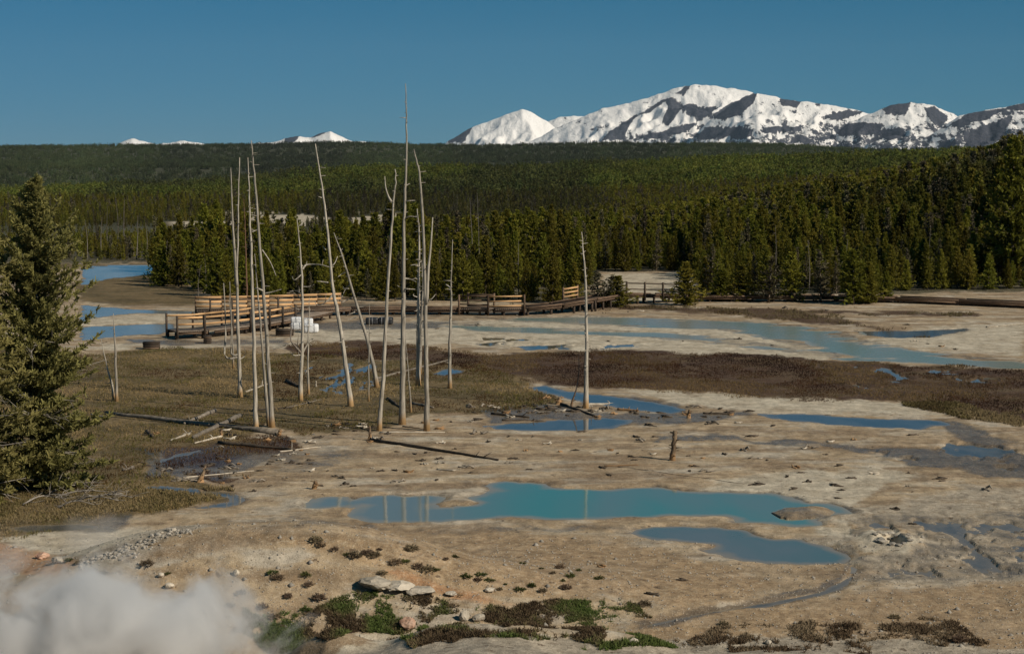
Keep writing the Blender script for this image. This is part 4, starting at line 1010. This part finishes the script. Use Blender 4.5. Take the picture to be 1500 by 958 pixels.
# dead branches heaped under the big pine
rg = np.random.default_rng(77)
for i, (x, y, l) in enumerate([(100,722,1.6),(120,730,2.2),(140,738,1.9),(85,716,1.4),(160,735,1.6),(60,738,1.5),(110,745,1.3)]):
    p = gpt(x, y); t = empty('dead_branch', p, 'bare grey branch fallen on the ground beneath the big pine', 'branch', 'fallen branches under the big pine')
    b = MB(); a = rg.uniform(-.5, .9); hd = np.array([math.cos(a), math.sin(a) * .8, .18])
    L = smooth_line([np.array([0, 0, .05]) - hd * l * .5 * np.array([1, 1, 0]), np.array([0, 0, .3]), hd * l * .55], 8)
    b.tube(L, np.linspace(.04, .01, 8), 5)
    for q in range(16):
        o = L[rg.integers(1, 8)]; d = hd * .4 + rg.normal(0, .5, 3); d[2] = abs(d[2]) * .7
        b.tube([o, o + d * .3 + rg.normal(0, .05, 3), o + d * .7], [.014, .01, .004], 3)
    link('limb', b.mesh('limb', [M['twig']], True), t)

# ------------------------------------------------------------------ boardwalks
def boardwalk(path, width, label, rails=(), legs=2.2, deck_m='deck', kerb=True, rail_h=.16):
    """path: deck centre line (x, y, z); rails: (side, from, to, post mat, rail mat, heights)"""
    P = np.array(path, float); seg = np.linalg.norm(np.diff(P, axis=0), axis=1); cum = np.concatenate([[0], np.cumsum(seg)]); tot = cum[-1]
    base = np.array([P[0][0], P[0][1], h1(P[0][0], P[0][1])])
    def at(s_):
        i = min(int(np.searchsorted(cum, s_, 'right')) - 1, len(seg) - 1); i = max(i, 0)
        f = (s_ - cum[i]) / seg[i]; d = (P[i + 1] - P[i]) / seg[i]; return P[i] + (P[i + 1] - P[i]) * f, d, np.array([-d[1], d[0], 0]) / (math.hypot(d[0], d[1]) + 1e-9)
    t = empty('boardwalk', base, label, 'boardwalk')
    dk = MB(); s_ = .08
    while s_ < tot:
        c, d, nrm = at(s_)
        dk.bar(c - nrm * width / 2 - base + np.array([0, 0, rnd.uniform(-.006, .006)]), c + nrm * width / 2 - base, .145, .05); s_ += .16
    link('deck', dk.mesh('deck', [M[deck_m]]), t, kind='stuff')
    ns = max(2, int(tot / legs) + 1)
    for side in (-1, 1):
        for i in range(len(P) - 1):
            n0 = at(cum[i] + .01)[2]; n1_ = at(cum[i + 1] - .01)[2]
            b = MB(); b.bar(P[i] + n0 * side * (width / 2 - .12) - base - np.array([0, 0, .125]), P[i + 1] + n1_ * side * (width / 2 - .12) - base - np.array([0, 0, .125]), .08, .18)
            link('stringer', b.mesh('stringer', [M['oldwood']]), t)
            if kerb:
                b = MB(); b.bar(P[i] + n0 * side * (width / 2 - .06) - base + np.array([0, 0, .085]), P[i + 1] + n1_ * side * (width / 2 - .06) - base + np.array([0, 0, .085]), .09, .1)
                link('kerb_board', b.mesh('kerb_board', [M['oldwood']]), t)
    for q in range(ns):
        c, d, nrm = at(min(tot * q / (ns - 1), tot - .02))
        for side in (-1, 1):
            o = c + nrm * side * (width / 2 - .25); zg = h1(o[0], o[1]) - .2
            b = MB(); b.box(np.array([o[0], o[1], (zg + o[2] - .04) / 2]) - base, (.15, .15, o[2] - .04 - zg), math.atan2(d[1], d[0]))
            link('support', b.mesh('support', [M['post']]), t)
    for side, f0, f1, pm, rm, hs_, *rh_ in rails:
        L_ = (f1 - f0) * tot; npst = max(2, int(round(L_ / 1.9)) + 1); prev = None
        for q in range(npst):
            c, d, nrm = at(min((f0 + (f1 - f0) * q / (npst - 1)) * tot, tot - .01)); o = c + nrm * side * (width / 2 + .055)
            zg = o[2] - .45
            b = MB(); b.box(np.array([o[0], o[1], (zg + o[2] + 1.12) / 2]) - base, (.13, .13, o[2] + 1.14 - zg), math.atan2(d[1], d[0]))
            link('post', b.mesh('post', [M[pm]]), t)
            inn = o - nrm * side * .078
            if prev is not None:
                for hh in hs_:
                    b = MB(); b.bar(prev + np.array([0, 0, hh]) - base, inn + np.array([0, 0, hh]) - base, .042, rh_[0] if rh_ else rail_h)
                    link('rail', b.mesh('rail', [M[rm]]), t)
            prev = inn
    return t
H3 = (.36, .70, 1.03)
boardwalk([(-23.6, 137.6, .52), (-21.6, 138.6, .52), (-18.7, 143.2, .52), (-16.2, 149.5, .52), (-15.0, 154.0, .52)], 2.4, 'boardwalk platform end with dark posts and tan rails nearest the marsh',
          [(-1, .0, .62, 'post', 'lumber', (.5, .95)), (1, 0.0, .5, 'post', 'lumber', (.95,), .12)], 1.9, 'deck', False, .14)
boardwalk([(-24.4, 153.6, .55), (-19.5, 154.7, .55), (-16.2, 156.2, .55), (-13.2, 157.6, .55)], 2.3, 'raised boardwalk with long new tan railing before the dark pines',
          [(1, 0, 1, 'oldwood', 'lumber', (.30, .65, 1.0)), (-1, .08, .5, 'post', 'oldwood', (.95,), .09)], 1.9, rail_h=.19)
boardwalk([(-13.15, 157.6, .42), (-8.5, 158.2, .4), (-3.9, 158, .42)], 2.0, 'low brown boardwalk without railing crossing the wet flats', [], 1.6, 'oldwood')
boardwalk([(-3.85, 158, .5), (-1.5, 157.2, .5), (.9, 157.4, .55)], 2.0, 'short boardwalk bridge with half new tan railing', [(-1, 0, .5, 'oldwood', 'oldwood', H3), (-1, .5, 1, 'oldwood', 'lumber', (.25, .62, 1.0)), (1, 0, .45, 'oldwood', 'oldwood', (1.0,))], 1.6, rail_h=.11)
boardwalk([(.95, 157.4, .55), (3.6, 158.6, .72), (6.0, 160.8, .95)], 1.9, 'brown boardwalk ramp rising to the bushy pines', [(1, .74, 1.0, 'oldwood', 'lumber', (.35, .66, .97))], 1.6, 'oldwood', rail_h=.13)
boardwalk([(6.1, 160.9, .95), (9.0, 168, .85), (12.5, 170.6, .6), (16, 171.2, .45), (21, 171.5, .42), (28, 171.5, .40)], 1.9, 'far boardwalk with weathered grey railing beyond the bushy pines', [(-1, .28, .50, 'post', 'post', (.5, 1.0))], 1.8, 'oldwood', rail_h=.1)
boardwalk([(28.1, 171.5, .40), (33, 170.3, .38), (38, 167.5, .36), (44, 163.5, .36), (50, 158.5, .36)], 2.0, 'curved low boardwalk below the tall pines', [], 1.3, 'oldwood')

# ------------------------------------------------------------------ wrapped bundles and boxes by the boardwalk
def plastic(name, c1, c2, rough):
    k = NT(name); n = k.noise(5, 4, .6, k.coord()); k.bump(n, .8, .06); return k.set(k.ramp(n, [(.35, c1), (.65, c2)]), rough, .5)
M['white_wrap'] = plastic('white plastic wrap', (.66, .68, .70), (.84, .85, .86), .4)
M['black_wrap'] = plastic('black plastic wrap', (.012, .012, .013), (.04, .04, .042), .35)
M['strap'] = plastic('grey strap', (.28, .28, .29), (.38, .38, .39), .5)
def puffy(sz, n=7, pw=7.0, jit=.012, seed=0):
    """rounded box surface"""
    rg = np.random.default_rng(seed); b = bmesh.new(); bmesh.ops.create_cube(b, size=2)
    bmesh.ops.subdivide_edges(b, edges=b.edges[:], cuts=n - 1, use_grid_fill=True)
    for v_ in b.verts:
        p = np.array(v_.co); l = (np.abs(p) ** pw).sum() ** (1 / pw); p = p / l + rg.normal(0, jit, 3)
        v_.co = (p[0] * sz[0] / 2, p[1] * sz[1] / 2, (p[2] + 1) * sz[2] / 2)
    me = bpy.data.meshes.new('body'); b.to_mesh(me); b.free()
    me.polygons.foreach_set('use_smooth', np.ones(len(me.polygons), bool)); return me
def bundle(px, py, sz, z, mat, label, straps=2, rz=.1, seed=0, name='wrapped_bundle', dy=0):
    p = gpt(px, py); t = empty(name, (p[0], p[1] + dy, p[2] + z), label, 'bundle', None, rz)
    me = puffy(sz, seed=seed); me.materials.append(M[mat]); link('wrap', me, t)
    for q in range(straps):
        x = sz[0] * ((q + .5) / straps - .5) * .9; w = .035; y = sz[1] / 2 + .012; h = sz[2] + .012
        b = MB()
        b.box((x, -y, h / 2), (w, .008, h)); b.box((x, y, h / 2), (w, .008, h)); b.box((x, 0, h), (w, 2 * y, .008))
        link('strap', b.mesh('strap', [M['strap']]), t)
bundle(456, 487, (1.05, .9, .62), 0, 'white_wrap', 'lower white wrapped bundle at the end of the pile', 2, .05, 1)
bundle(436, 484, (1.0, .9, .55), 0, 'white_wrap', 'lower white wrapped bundle half hidden by the scorched trunk', 2, -.06, 2, dy=.3)
bundle(451, 487, (.7, .7, .40), .60, 'white_wrap', 'white wrapped bundle on top of the pile', 1, .12, 3, dy=.2)
bundle(434, 484, (.85, .8, .40), .54, 'white_wrap', 'upper white wrapped bundle beside the topmost one', 1, 0, 4, dy=.4)
bundle(545, 475, (.95, .8, .5), 0, 'black_wrap', 'black wrapped bundle with a slumped side on the flats', 1, .1, 5)
bundle(565, 475, (1.1, .8, .52), 0, 'black_wrap', 'larger black wrapped bundle on the flats', 2, -.08, 6)
def crate(px, py, sz, label, rz=0):
    p = gpt(px, py); t = empty('wooden_crate', p, label, 'crate', None, rz)
    b = MB(); b.box((0, 0, sz[2] / 2), (sz[0] - .06, sz[1] - .06, sz[2] - .02)); link('body', b.mesh('body', [M['post']]), t)
    nb_ = 3
    for q in range(nb_):
        z = sz[2] * (q + .5) / nb_; hh = sz[2] / nb_ - .03
        for s_ in (-1, 1):
            b = MB(); b.box((0, s_ * sz[1] / 2, z), (sz[0], .035, hh)); link('plank', b.mesh('plank', [M['oldwood'] if (q + int(px)) % 3 == 0 else M['post']]), t)
    b = MB(); b.box((0, 0, sz[2] + .02), (sz[0] + .05, sz[1] + .08, .04)); link('lid', b.mesh('lid', [M['post']]), t)
crate(222, 511, (1.05, .7, .42), 'low dark wooden crate at the marsh edge left of the platform', .05)
crate(304, 503, (.52, .5, .48), 'small dark wooden crate below the platform posts', .1)
crate(417, 492, (1.15, .7, .42), 'dark wooden crate between the platform and the white bundles', -.1)

# ------------------------------------------------------------------ stones
def stone_mat(name, c1, c2):
    k = NT(name); n = k.noise(3.5, 5, .6, k.coord()); oi = k.n('ShaderNodeObjectInfo')
    hsv = k.n('ShaderNodeHueSaturation'); k.l(k.ramp(n, [(.3, c1), (.7, c2)]), hsv.inputs['Color']); k.l(k.mr(oi.outputs['Random'], 0, 1, .75, 1.15), hsv.inputs['Value'])
    k.bump(k.noise(9, 4, .6, k.coord()), .6, .05); return k.set(hsv.outputs[0], .9, .2)
M['stone'] = stone_mat('pale grey stone', (.26, .235, .20), (.50, .46, .40))
M['stone_white'] = stone_mat('white sinter rock', (.34, .30, .24), (.57, .51, .42))
M['stone_pink'] = stone_mat('pinkish stained rock', (.36, .18, .11), (.55, .40, .31))
def rock_mesh(seed, mat, sub=1, sz=(1, .8, .6), rough=.28):
    rg = np.random.default_rng(seed); b = bmesh.new(); bmesh.ops.create_icosphere(b, subdivisions=sub + 1, radius=.5)
    ax = rg.normal(0, 1, (7, 3)); ax /= np.linalg.norm(ax, axis=1)[:, None]; cut = rg.uniform(.28, .48, 7)
    for v_ in b.verts:
        p = np.array(v_.co)
        for a, c_ in zip(ax, cut):
            d = p @ a
            if d > c_: p = p - a * (d - c_) * .9
        p = p * (1 + rg.normal(0, rough * .12)) * np.array(sz); v_.co = p
    me = bpy.data.meshes.new('rock'); b.to_mesh(me); b.free(); me.materials.append(M[mat]); return me
ROCKS = [rock_mesh(i, 'stone' if i else 'stone_white', 0, (1, .8, .65)) for i in range(5)]
rg = np.random.default_rng(5)
rub = []
for i in range(170):
    f = rg.uniform(0, 1); x = 118 + 165 * f; y0 = np.interp(x, [118, 180, 250, 283], [824, 800, 774, 777]); y = y0 + abs(rg.normal(0, 1)) * np.interp(f, [0, .5, 1], [5, 11, 4]) + 1
    p = gpt(x, y); s_ = rg.uniform(.05, .17) * (1.35 if y - y0 < 5 else .9)
    o = link('rock', ROCKS[i % 5], None, (p[0], p[1], p[2] + s_ * .12), label=['larger ', ''][int(s_ < .12)] + 'pale angular stone ' + ('at the low end of the rubble by the orange bank' if x < 160 else 'in the middle of the rubble slope' if x < 215 else 'at the top end of the rubble on the mound'), category='rock', group='rubble stones on the mound edge')
    o.scale = (s_ * 1.15, s_, s_); o.rotation_euler = (rg.uniform(-.4, .4), rg.uniform(-.4, .4), rg.uniform(0, 6))
def boulder(px, py, sz, mat, label, seed, rz=0, sub=2, sink=.15):
    p = gpt(px, py); o = link('rock', rock_mesh(seed, mat, sub, sz, .5), None, (p[0], p[1], p[2] + sz[2] * (.5 - sink)), label=label, category='rock'); o.rotation_euler = (rg.uniform(-.1, .1), rg.uniform(-.1, .1), rz); return o
boulder(548, 861, (.9, .9, .4), 'stone_white', 'largest bulge of the white eroded bank in the mound', 31, -.2)
boulder(585, 864, (.8, .9, .3), 'stone_white', 'middle bulge of the white eroded bank', 32, -.3)
boulder(615, 869, (.85, .8, .24), 'stone_white', 'tapering end of the white eroded bank', 33, -.3)
boulder(680, 908, (.3, .26, .36), 'stone_white', 'upright white boulder among the green plants', 34)
boulder(701, 909, (.38, .3, .24), 'stone_white', 'rounded white boulder beside the upright one', 35)
boulder(597, 921, (.45, .4, .4), 'stone_pink', 'pinkish stained boulder in the shrubs', 36)
boulder(63, 818, (.5, .4, .25), 'stone_pink', 'pinkish pale rock on the orange bank', 37); boulder(85, 824, (.42, .36, .22), 'stone_white', 'pale rock at the end of the orange bank', 38)
boulder(346, 842, (.2, .2, .2), 'stone_white', 'small white rock alone on the smooth mound', 39, 0, 1); boulder(248, 861, (.3, .25, .2), 'stone_white', 'small pale rock above the steam', 40, 0, 1); boulder(236, 845, (.2, .2, .16), 'stone_white', 'small pale rock next to a green tuft', 41, 0, 1)
boulder(718, 866, (.35, .3, .14), 'stone_white', 'low pale yellowish rock above the green plants', 42); boulder(660, 872, (.34, .3, .16), 'stone_white', 'low pale rock between shrubs', 43); boulder(928, 942, (.25, .2, .16), 'stone_white', 'small white rock at the near gravel', 44, 0, 1); boulder(1125, 943, (.22, .2, .14), 'stone_white', 'small white rock beside the brown shrubs', 45, 0, 1)
# ragged rim of the vent
for i in range(16):
    a = i / 16 * 6.283 + rg.uniform(-.15, .15); x = VENT[0] + math.cos(a) * .5 * rg.uniform(.8, 1.3); y = VENT[1] + math.sin(a) * 1.0 * rg.uniform(.8, 1.3)
    o = link('rock', ROCKS[(i * 2) % 5], None, (x, y, h1(x, y) + .03), label='pale crust block on the rim of the small vent', category='rock', group='crust blocks round the vent'); s_ = rg.uniform(.16, .36); o.scale = (s_ * 1.3, s_ * 1.2, s_ * .7); o.rotation_euler = (0, 0, rg.uniform(0, 6))
# loose pebbles: one mass
N = 5200
px_ = rg.uniform(0, 1500, N); py_ = rg.uniform(770, 957, N)
dd = np.array([at_z(a, b, .4) for a, b in zip(px_, py_)]); X, Y = dd[:, 0], dd[:, 1]; Z = height(X, Y)
s_ = rg.uniform(.012, .05, N) * (1 + (rg.random(N) < .04) * 1.3)
oct_ = np.array([[1, 0, 0], [-1, 0, 0], [0, 1, 0], [0, -1, 0], [0, 0, .8], [0, 0, -.8]]); of = np.array([[0,2,4],[2,1,4],[1,3,4],[3,0,4],[2,0,5],[1,2,5],[3,1,5],[0,3,5]])
V = (oct_[None] * rg.uniform(.6, 1.3, (N, 6, 1))) * s_[:, None, None] + np.stack([X, Y, Z], 1)[:, None]
FcT = (of[None] + (np.arange(N) * 6)[:, None, None]).reshape(-1, 3)
link('pebbles', mesh_np('pebbles', V.reshape(-1, 3), FcT, [M['stone']]), kind='stuff', label='loose pale pebbles scattered over the near ground', category='pebbles')

# ------------------------------------------------------------------ low plants
def shrub_proto(seed, mat, n=70, m=5, rad=.42, hh=.38, size=.12):
    rg = np.random.default_rng(seed); d = rg.normal(0, 1, (n, 3)); d[:, 2] = np.abs(d[:, 2]) * .9 + .05; d /= np.linalg.norm(d, axis=1)[:, None]
    C = d * rg.uniform(.35, 1, (n, 1)) * np.array([rad, rad, hh]); C[:, 2] += .02
    V, Q = tuft_tris(C, d, size * rg.uniform(.7, 1.3, n), m, rg, .6, .25, .3)
    b = MB()
    for i in range(7):
        q = C[rg.integers(0, n)]; b.tube([np.array([0, 0, -.06]), q * .6, q], [.018, .012, .005], 4)
    return mesh_np('foliage', V, Q, [M[mat]], {'tone': ('FLOAT', np.repeat(np.clip(rg.uniform(0, .6, n) + .4 * C[:, 2] / hh, 0, 1), m * 4))}), b.mesh('stem', [M['twig']])
SHR = {'g': [shrub_proto(61 + i, 'shrub_green', rad=.34, hh=.24) for i in range(2)], 'b': [shrub_proto(71 + i, 'shrub_brown', n=90, m=5, size=.14) for i in range(2)]}
SL = [(215,828,'b'),(150,842,'b'),(157,857,'b'),(245,841,'g'),(400,840,'g'),(407,848,'b'),(448,843,'g'),(452,858,'b'),(353,870,'b'),(422,875,'b'),(385,890,'b'),(367,904,'b'),(402,905,'b'),(448,895,'g'),(413,919,'b'),(383,909,'b'),(467,878,'b'),(280,873,'b'),(302,870,'g'),(337,889,'b'),
      (463,793,'b'),(470,800,'b'),(508,813,'g'),(538,811,'b'),(548,815,'b'),(556,806,'b'),(579,826,'b'),(594,824,'g'),(612,832,'b'),(637,836,'g'),(603,806,'b'),(683,846,'g'),(700,850,'b'),(717,851,'g'),(732,864,'b'),(762,865,'g'),(778,859,'g'),(795,867,'b'),(793,833,'g'),(810,840,'b'),(825,851,'g'),(829,862,'b'),(836,845,'g'),(877,848,'g'),(667,816,'g'),(653,820,'b'),(765,826,'g'),(575,863,'b'),(549,868,'g'),(543,877,'g'),(597,879,'b'),(560,841,'b'),
      (944,887,'b'),(1405,940,'b'),(1060,915,'b'),(820,833,'b'),(740,856,'g'),(705,843,'g'),(625,836,'b'),(520,816,'b'),(490,806,'b'),(848,836,'g'),(100,822,'g'),(115,826,'b'),(335,905,'b'),(350,925,'b'),(1310,905,'b'),(1330,440,'g'),(1338,441,'g')]
for i, (x, y, kd) in enumerate(SL):
    p = gpt(x, y); f_, s2 = SHR[kd][i % 2]; far_ = y < 500
    t = empty('low_shrub', p, ('low green shrub on the sandy bank by the walkway' if far_ else ('small bright green leafy shrub ' if kd == 'g' else 'small round brown twiggy shrub ') + ('on the slope above the steam' if x < 345 and y > 815 else 'at the foot of the smooth mound' if x < 480 and y > 860 else 'on the smooth mound' if x < 455 else 'in the band along the mound top' if x < 660 and y < 838 else 'round the white eroded bank' if x < 640 else 'on the ochre slope past the white bank' if x < 790 else 'in the loose patch on the ochre plain' if x < 900 else 'alone on the gravel by the dark trickle')), 'shrub', 'shrubs on the sandy bank' if far_ else 'low shrubs on the near slope', rnd.uniform(0, 6))
    s_ = rnd.uniform(.2, .52) * (3.2 if far_ else 1.0); t.scale = (s_ * rnd.uniform(1, 1.4), s_, s_ * rnd.uniform(.8, 1.1))
    link('foliage', f_, t); link('stem', s2, t)
def scatter(polys, n, rg, cap=400000):
    """random ground points whose picture lies inside the outlines"""
    P = np.concatenate([np.array(p) for p in polys]); out = []
    Ya = at_z(750, min(P[:, 1].max() + 5, 957))[1] - 14; Yb = at_z(750, max(P[:, 1].min() - 3, 385))[1] + 4
    got = 0
    for _ in range(40):
        y = np.sqrt(rg.uniform(max(Ya, 36) ** 2, Yb ** 2, 60000)); u = rg.uniform(-.3, .3, 60000); x = u * y; z = height(x, y); a, b = project(x, y, z)
        w1 = a + (fbm(x / 2, y / 4, 301, 4) - .5) * 60; w2 = b + (fbm(x / 1.5, y / 3, 311, 4) - .5) * np.where(b > 780, 44, 14)
        ok = np.zeros(len(x), bool)
        for p in polys: ok |= poly_sd(w1, w2, p, 1) < 0
        ok &= (z > -.045) | (y < 60)
        out.append(np.stack([x, y, z], 1)[ok]); got += ok.sum()
        if got > n: break
    return np.concatenate(out)[:n]
def cover(name, polys, n, size, m, cols, label, seed, spread=.5, width=.16, dens_scale=None, thr=.0, tall=.6):
    rg = np.random.default_rng(seed); C = scatter(polys, n, rg)
    if dens_scale:
        dn = fbm(C[:, 0] / dens_scale, C[:, 1] / dens_scale / 1.6, seed, 5, .7); C = C[rg.random(len(C)) < sstep(thr - .04, thr + .16, dn)]
    D = np.tile([0, 0, tall], (len(C), 1)); s_ = size * rg.uniform(.6, 1.4, len(C)) * (.7 + .8 * fbm(C[:, 0] / 3, C[:, 1] / 3, seed + 3, 2))
    C = C + np.array([0, 0, .15]) * s_[:, None]
    V, Q = tuft_tris(C, D, s_, m, rg, spread, width, .4)
    tsc = 4.0 if C[:, 1].mean() > 62 else .9
    big = fbm(C[:, 0] / tsc, C[:, 1] / tsc / 1.8, seed + 7, 3); tone = np.clip((big - .5) * 3.4 + .5 + rg.normal(0, .16, len(C)), 0, 1)
    k = NT(label); a = k.attr('tone'); k.set(k.ramp(a.outputs['Fac'], [(i / (len(cols) - 1), c_) for i, c_ in enumerate(cols)]), .85, .1)
    return link(name, mesh_np(name, V, Q, [k.m], {'tone': ('FLOAT', np.repeat(tone, m * 4))}), kind='stuff', label=label, category='grass')
cover('marsh_grass', Z_GRASS[:1], 70000, .085, 3, [(.06, .03, .013), (.10, .062, .022), (.075, .078, .02), (.13, .115, .036), (.20, .145, .06), (.30, .22, .11)], 'short olive and tan marsh grass between the snags', 1, width=.13, dens_scale=2.2, thr=.34)
cover('sedge', Z_BROWN[:1] + Z_BROWN[3:], 70000, .07, 3, [(.02, .009, .006), (.05, .022, .011), (.085, .042, .018), (.10, .072, .026), (.19, .13, .062)], 'rusty brown sedge of the marsh by the river', 2, width=.14, dens_scale=1.8, thr=.36)
cover('bank_growth', Z_BROWN[1:3] + [[(1060,455),(1180,452),(1180,460),(1060,462)], [(690,450),(880,450),(880,458),(690,458)]], 8000, .12, 3, [(.05, .035, .018), (.10, .07, .035), (.15, .12, .06)], 'brown growth along the far river bank', 3, dens_scale=2.5, thr=.42)
GULLY = [[(365,900),(420,890),(520,872),(570,874),(640,882),(700,876),(760,890),(830,884),(900,890),(950,905),(880,925),(790,922),(740,912),(640,912),(600,928),(530,930),(470,945),(400,955),(350,925)], [(560,945),(640,928),(760,925),(900,927),(880,940),(700,938),(600,958)], [(860,940),(1040,940),(1000,952),(860,955)]]
cover('ground_cover', GULLY, 42000, .08, 5, [(.085, .06, .036), (.15, .115, .065), (.115, .115, .045), (.10, .12, .04), (.09, .125, .034)], 'green and brown low plants filling the gully', 4, .9, .15, 1.0, .45)
cover('dry_scrub', [[(1030,935),(1130,905),(1250,906),(1380,915),(1440,945),(1300,950),(1150,955)], [(1000,930),(1060,922),(1080,935),(1010,942)]], 14000, .09, 5, [(.07, .048, .03), (.14, .10, .062), (.22, .17, .11)], 'dark brown dry scrub on the near gravel', 5, .9, .16, .9, .47)
cover('bank_tufts', [[(1310,590),(1400,592),(1500,600),(1500,625),(1400,612)], [(0,700),(120,700),(180,745),(60,770),(0,780)], [(140,712),(330,716),(342,728),(230,750),(150,756)]], 16000, .10, 4, [(.07, .05, .025), (.12, .10, .04), (.22, .17, .09)], 'tan grass tufts on the banks', 6, .5, .15, 1.6, .4)

# ------------------------------------------------------------------ driftwood bits and dark clods on the flats
def drift_proto(seed, mat):
    rg = np.random.default_rng(seed); b = MB()
    for q in range(4):
        o = rg.normal(0, .12, 3) * np.array([1, .7, .2]); d = rg.normal(0, 1, 3) * np.array([1, .6, .22]); d[2] = abs(d[2]); d /= np.linalg.norm(d); l = rg.uniform(.2, .5)
        b.tube([o - d * l * .5 * np.array([1, 1, .2]), o + rg.normal(0, .04, 3), o + d * l * .6], [.05, .06, .02], 6, .25)
    return b.mesh('driftwood', [M[mat]], True)
DR = [drift_proto(s_, m_) for s_, m_ in ((1, 'log_dark'), (2, 'log_dark'), (3, 'log'), (4, 'stump'), (5, 'log_dark'), (6, 'log_pale'))]
DL = [(580,662),(626,663),(715,647),(748,678),(845,660),(850,645),(880,685),(893,660),(1010,690),(1020,683),(1060,665),(1090,660),(1098,672),(1113,672),(1010,668),(1165,685),(1220,711),(1330,693),(1378,705),(1445,718),(1230,682),(1280,694),(1340,768),(1352,770),(1225,730),(1310,745),(480,690),(492,698),(500,700),(545,686),(560,690),(600,692),(640,703),(505,710),(520,712),(580,706),(690,693),(760,645),(780,640),(820,662),(905,664),(960,640),(1036,622),(1045,620),(1100,640),(1080,620),(930,640),(360,700),(340,712),(370,720),(395,712),(420,700),(440,680),(455,690),(400,668),(350,680),(380,690),(300,690),(275,695),(262,704),(700,615),(690,618),(745,640),(770,660),(790,600),(805,596),(930,606),(950,604),(965,605),(985,604),(1070,604),(640,616),(660,618),(470,640),(490,632),(505,628),(520,632),(530,626),(455,650),(440,660),(770,447),(790,452),(810,453),(830,452),(920,457),(940,456),(1000,500),(945,492),(890,500),(1080,497),(1130,506),(700,476),(640,482),(1340,500),(1360,504),(1380,508),(1330,476),(1400,512),(1210,455),(1150,452),(150,735),(170,725),(950,870),(880,830),(1000,850),(1130,480)]
rg = np.random.default_rng(19)
for (x0, x1, y0, y1, n_) in ((200, 470, 630, 712, 46), (460, 560, 620, 650, 16), (680, 1110, 594, 612, 40), (560, 960, 600, 700, 30), (960, 1400, 620, 720, 22), (780, 900, 580, 606, 12)):
    DL += [(float(rg.uniform(x0, x1)), float(rg.uniform(y0, y1))) for _ in range(n_)]
for i, (x, y) in enumerate(DL):
    p = gpt(x, y)
    if p[2] < -.045: continue
    j = (0, 4, 1, 2, 0, 5, 1, 3)[i % 8]; s_ = rnd.uniform(.4, 1.0) * (.8 if y > 650 else 1.0)
    o = link('driftwood', DR[j], None, (p[0], p[1], p[2] + .02), category='driftwood', group='driftwood bits on the flats',
             label=['small dark crooked driftwood lump on the pale flats', 'small dark crooked driftwood lump on the pale flats', 'small grey driftwood piece on the pale flats', 'small orange brown driftwood piece on the pale flats', 'small dark crooked driftwood lump on the pale flats', 'small bleached driftwood piece on the pale flats'][j].replace('on the pale flats', 'among the fallen logs and stumps' if x < 480 and y > 600 else 'below the feet of the tall snags' if x < 600 and y > 600 else 'round the narrow blue pool and lone grey snag' if y > 560 and y < 614 else 'on the flats above the turquoise pool' if y > 600 and x < 930 else 'on the flats round the lone stump' if y > 600 and x < 1180 and y < 720 else 'on the flats between runoff and vent' if y > 600 and x >= 930 and y < 780 else 'by the far river' if y < 520 else 'on the near ochre ground'))
    o.scale = (s_ * 1.3, s_, s_); o.rotation_euler.z = rnd.uniform(0, 6.28)

# ------------------------------------------------------------------ steam
def steam(name, loc, size, dens, nscale, label, thr=(.42, .72), seed=0.0, soft=.95):
    b = bmesh.new(); bmesh.ops.create_icosphere(b, subdivisions=3, radius=1.0)
    me = bpy.data.meshes.new(name); b.to_mesh(me); b.free()
    k = NT(label); k.t.nodes.remove(k.b); pv = k.n('ShaderNodeVolumePrincipled')
    tc = k.n('ShaderNodeTexCoord'); ln = k.n('ShaderNodeVectorMath', operation='LENGTH'); k.l(tc.outputs['Object'], ln.inputs[0])
    mp = k.n('ShaderNodeMapping'); k.l(tc.outputs['Object'], mp.inputs[0]); mp.inputs['Scale'].default_value = (size[0] * nscale, size[1] * nscale, size[2] * nscale); mp.inputs['Location'].default_value = (seed, seed * 2, seed)
    n = k.noise(1.0, 6, .6, mp.outputs[0], .5)
    fall = k.mr(ln.outputs['Value'], soft, .25, 0, 1)
    d = k.mr(k.math('ADD', n, k.math('MULTIPLY', k.math('SUBTRACT', fall, 1), .45)), thr[0], thr[1], 0, dens)
    d = k.math('MULTIPLY', d, fall)
    k.l(d, pv.inputs['Density']); pv.inputs['Color'].default_value = (.985, .985, .985, 1); pv.inputs['Anisotropy'].default_value = .2
    k.l(pv.outputs[0], k.t.nodes['Material Output'].inputs['Volume']); me.materials.append(k.m)
    o = link(name, me, None, loc, kind='stuff', label=label, category='steam'); o.scale = size; return o
steam('steam', (-10.6, 47.0, .9), (9.2, 4.6, 4.6), 6.0, .55, 'white steam billowing from the hidden vent in the gully', (.38, .62), soft=1.0)
steam('steam', (-14.0, 63.0, .7), (6.5, 3.5, 1.5), .22, .5, 'thin steam drifting behind the rubble mound', seed=3.0)

# ------------------------------------------------------------------ air between here and the mountains
b = bmesh.new(); bmesh.ops.create_cube(b, size=1.0)
me = bpy.data.meshes.new('haze'); b.to_mesh(me); b.free()
k = NT('thin blue air'); k.t.nodes.remove(k.b); pv = k.n('ShaderNodeVolumePrincipled'); pv.inputs['Density'].default_value = 0.8e-5; pv.inputs['Color'].default_value = (.62, .8, 1, 1); pv.inputs['Anisotropy'].default_value = .0
k.l(pv.outputs[0], k.t.nodes['Material Output'].inputs['Volume']); me.materials.append(k.m)
o = link('haze', me, None, (0, 10200, 450), kind='stuff', label='thin blue air over the plain', category='haze'); o.scale = (24000, 22000, 1300)
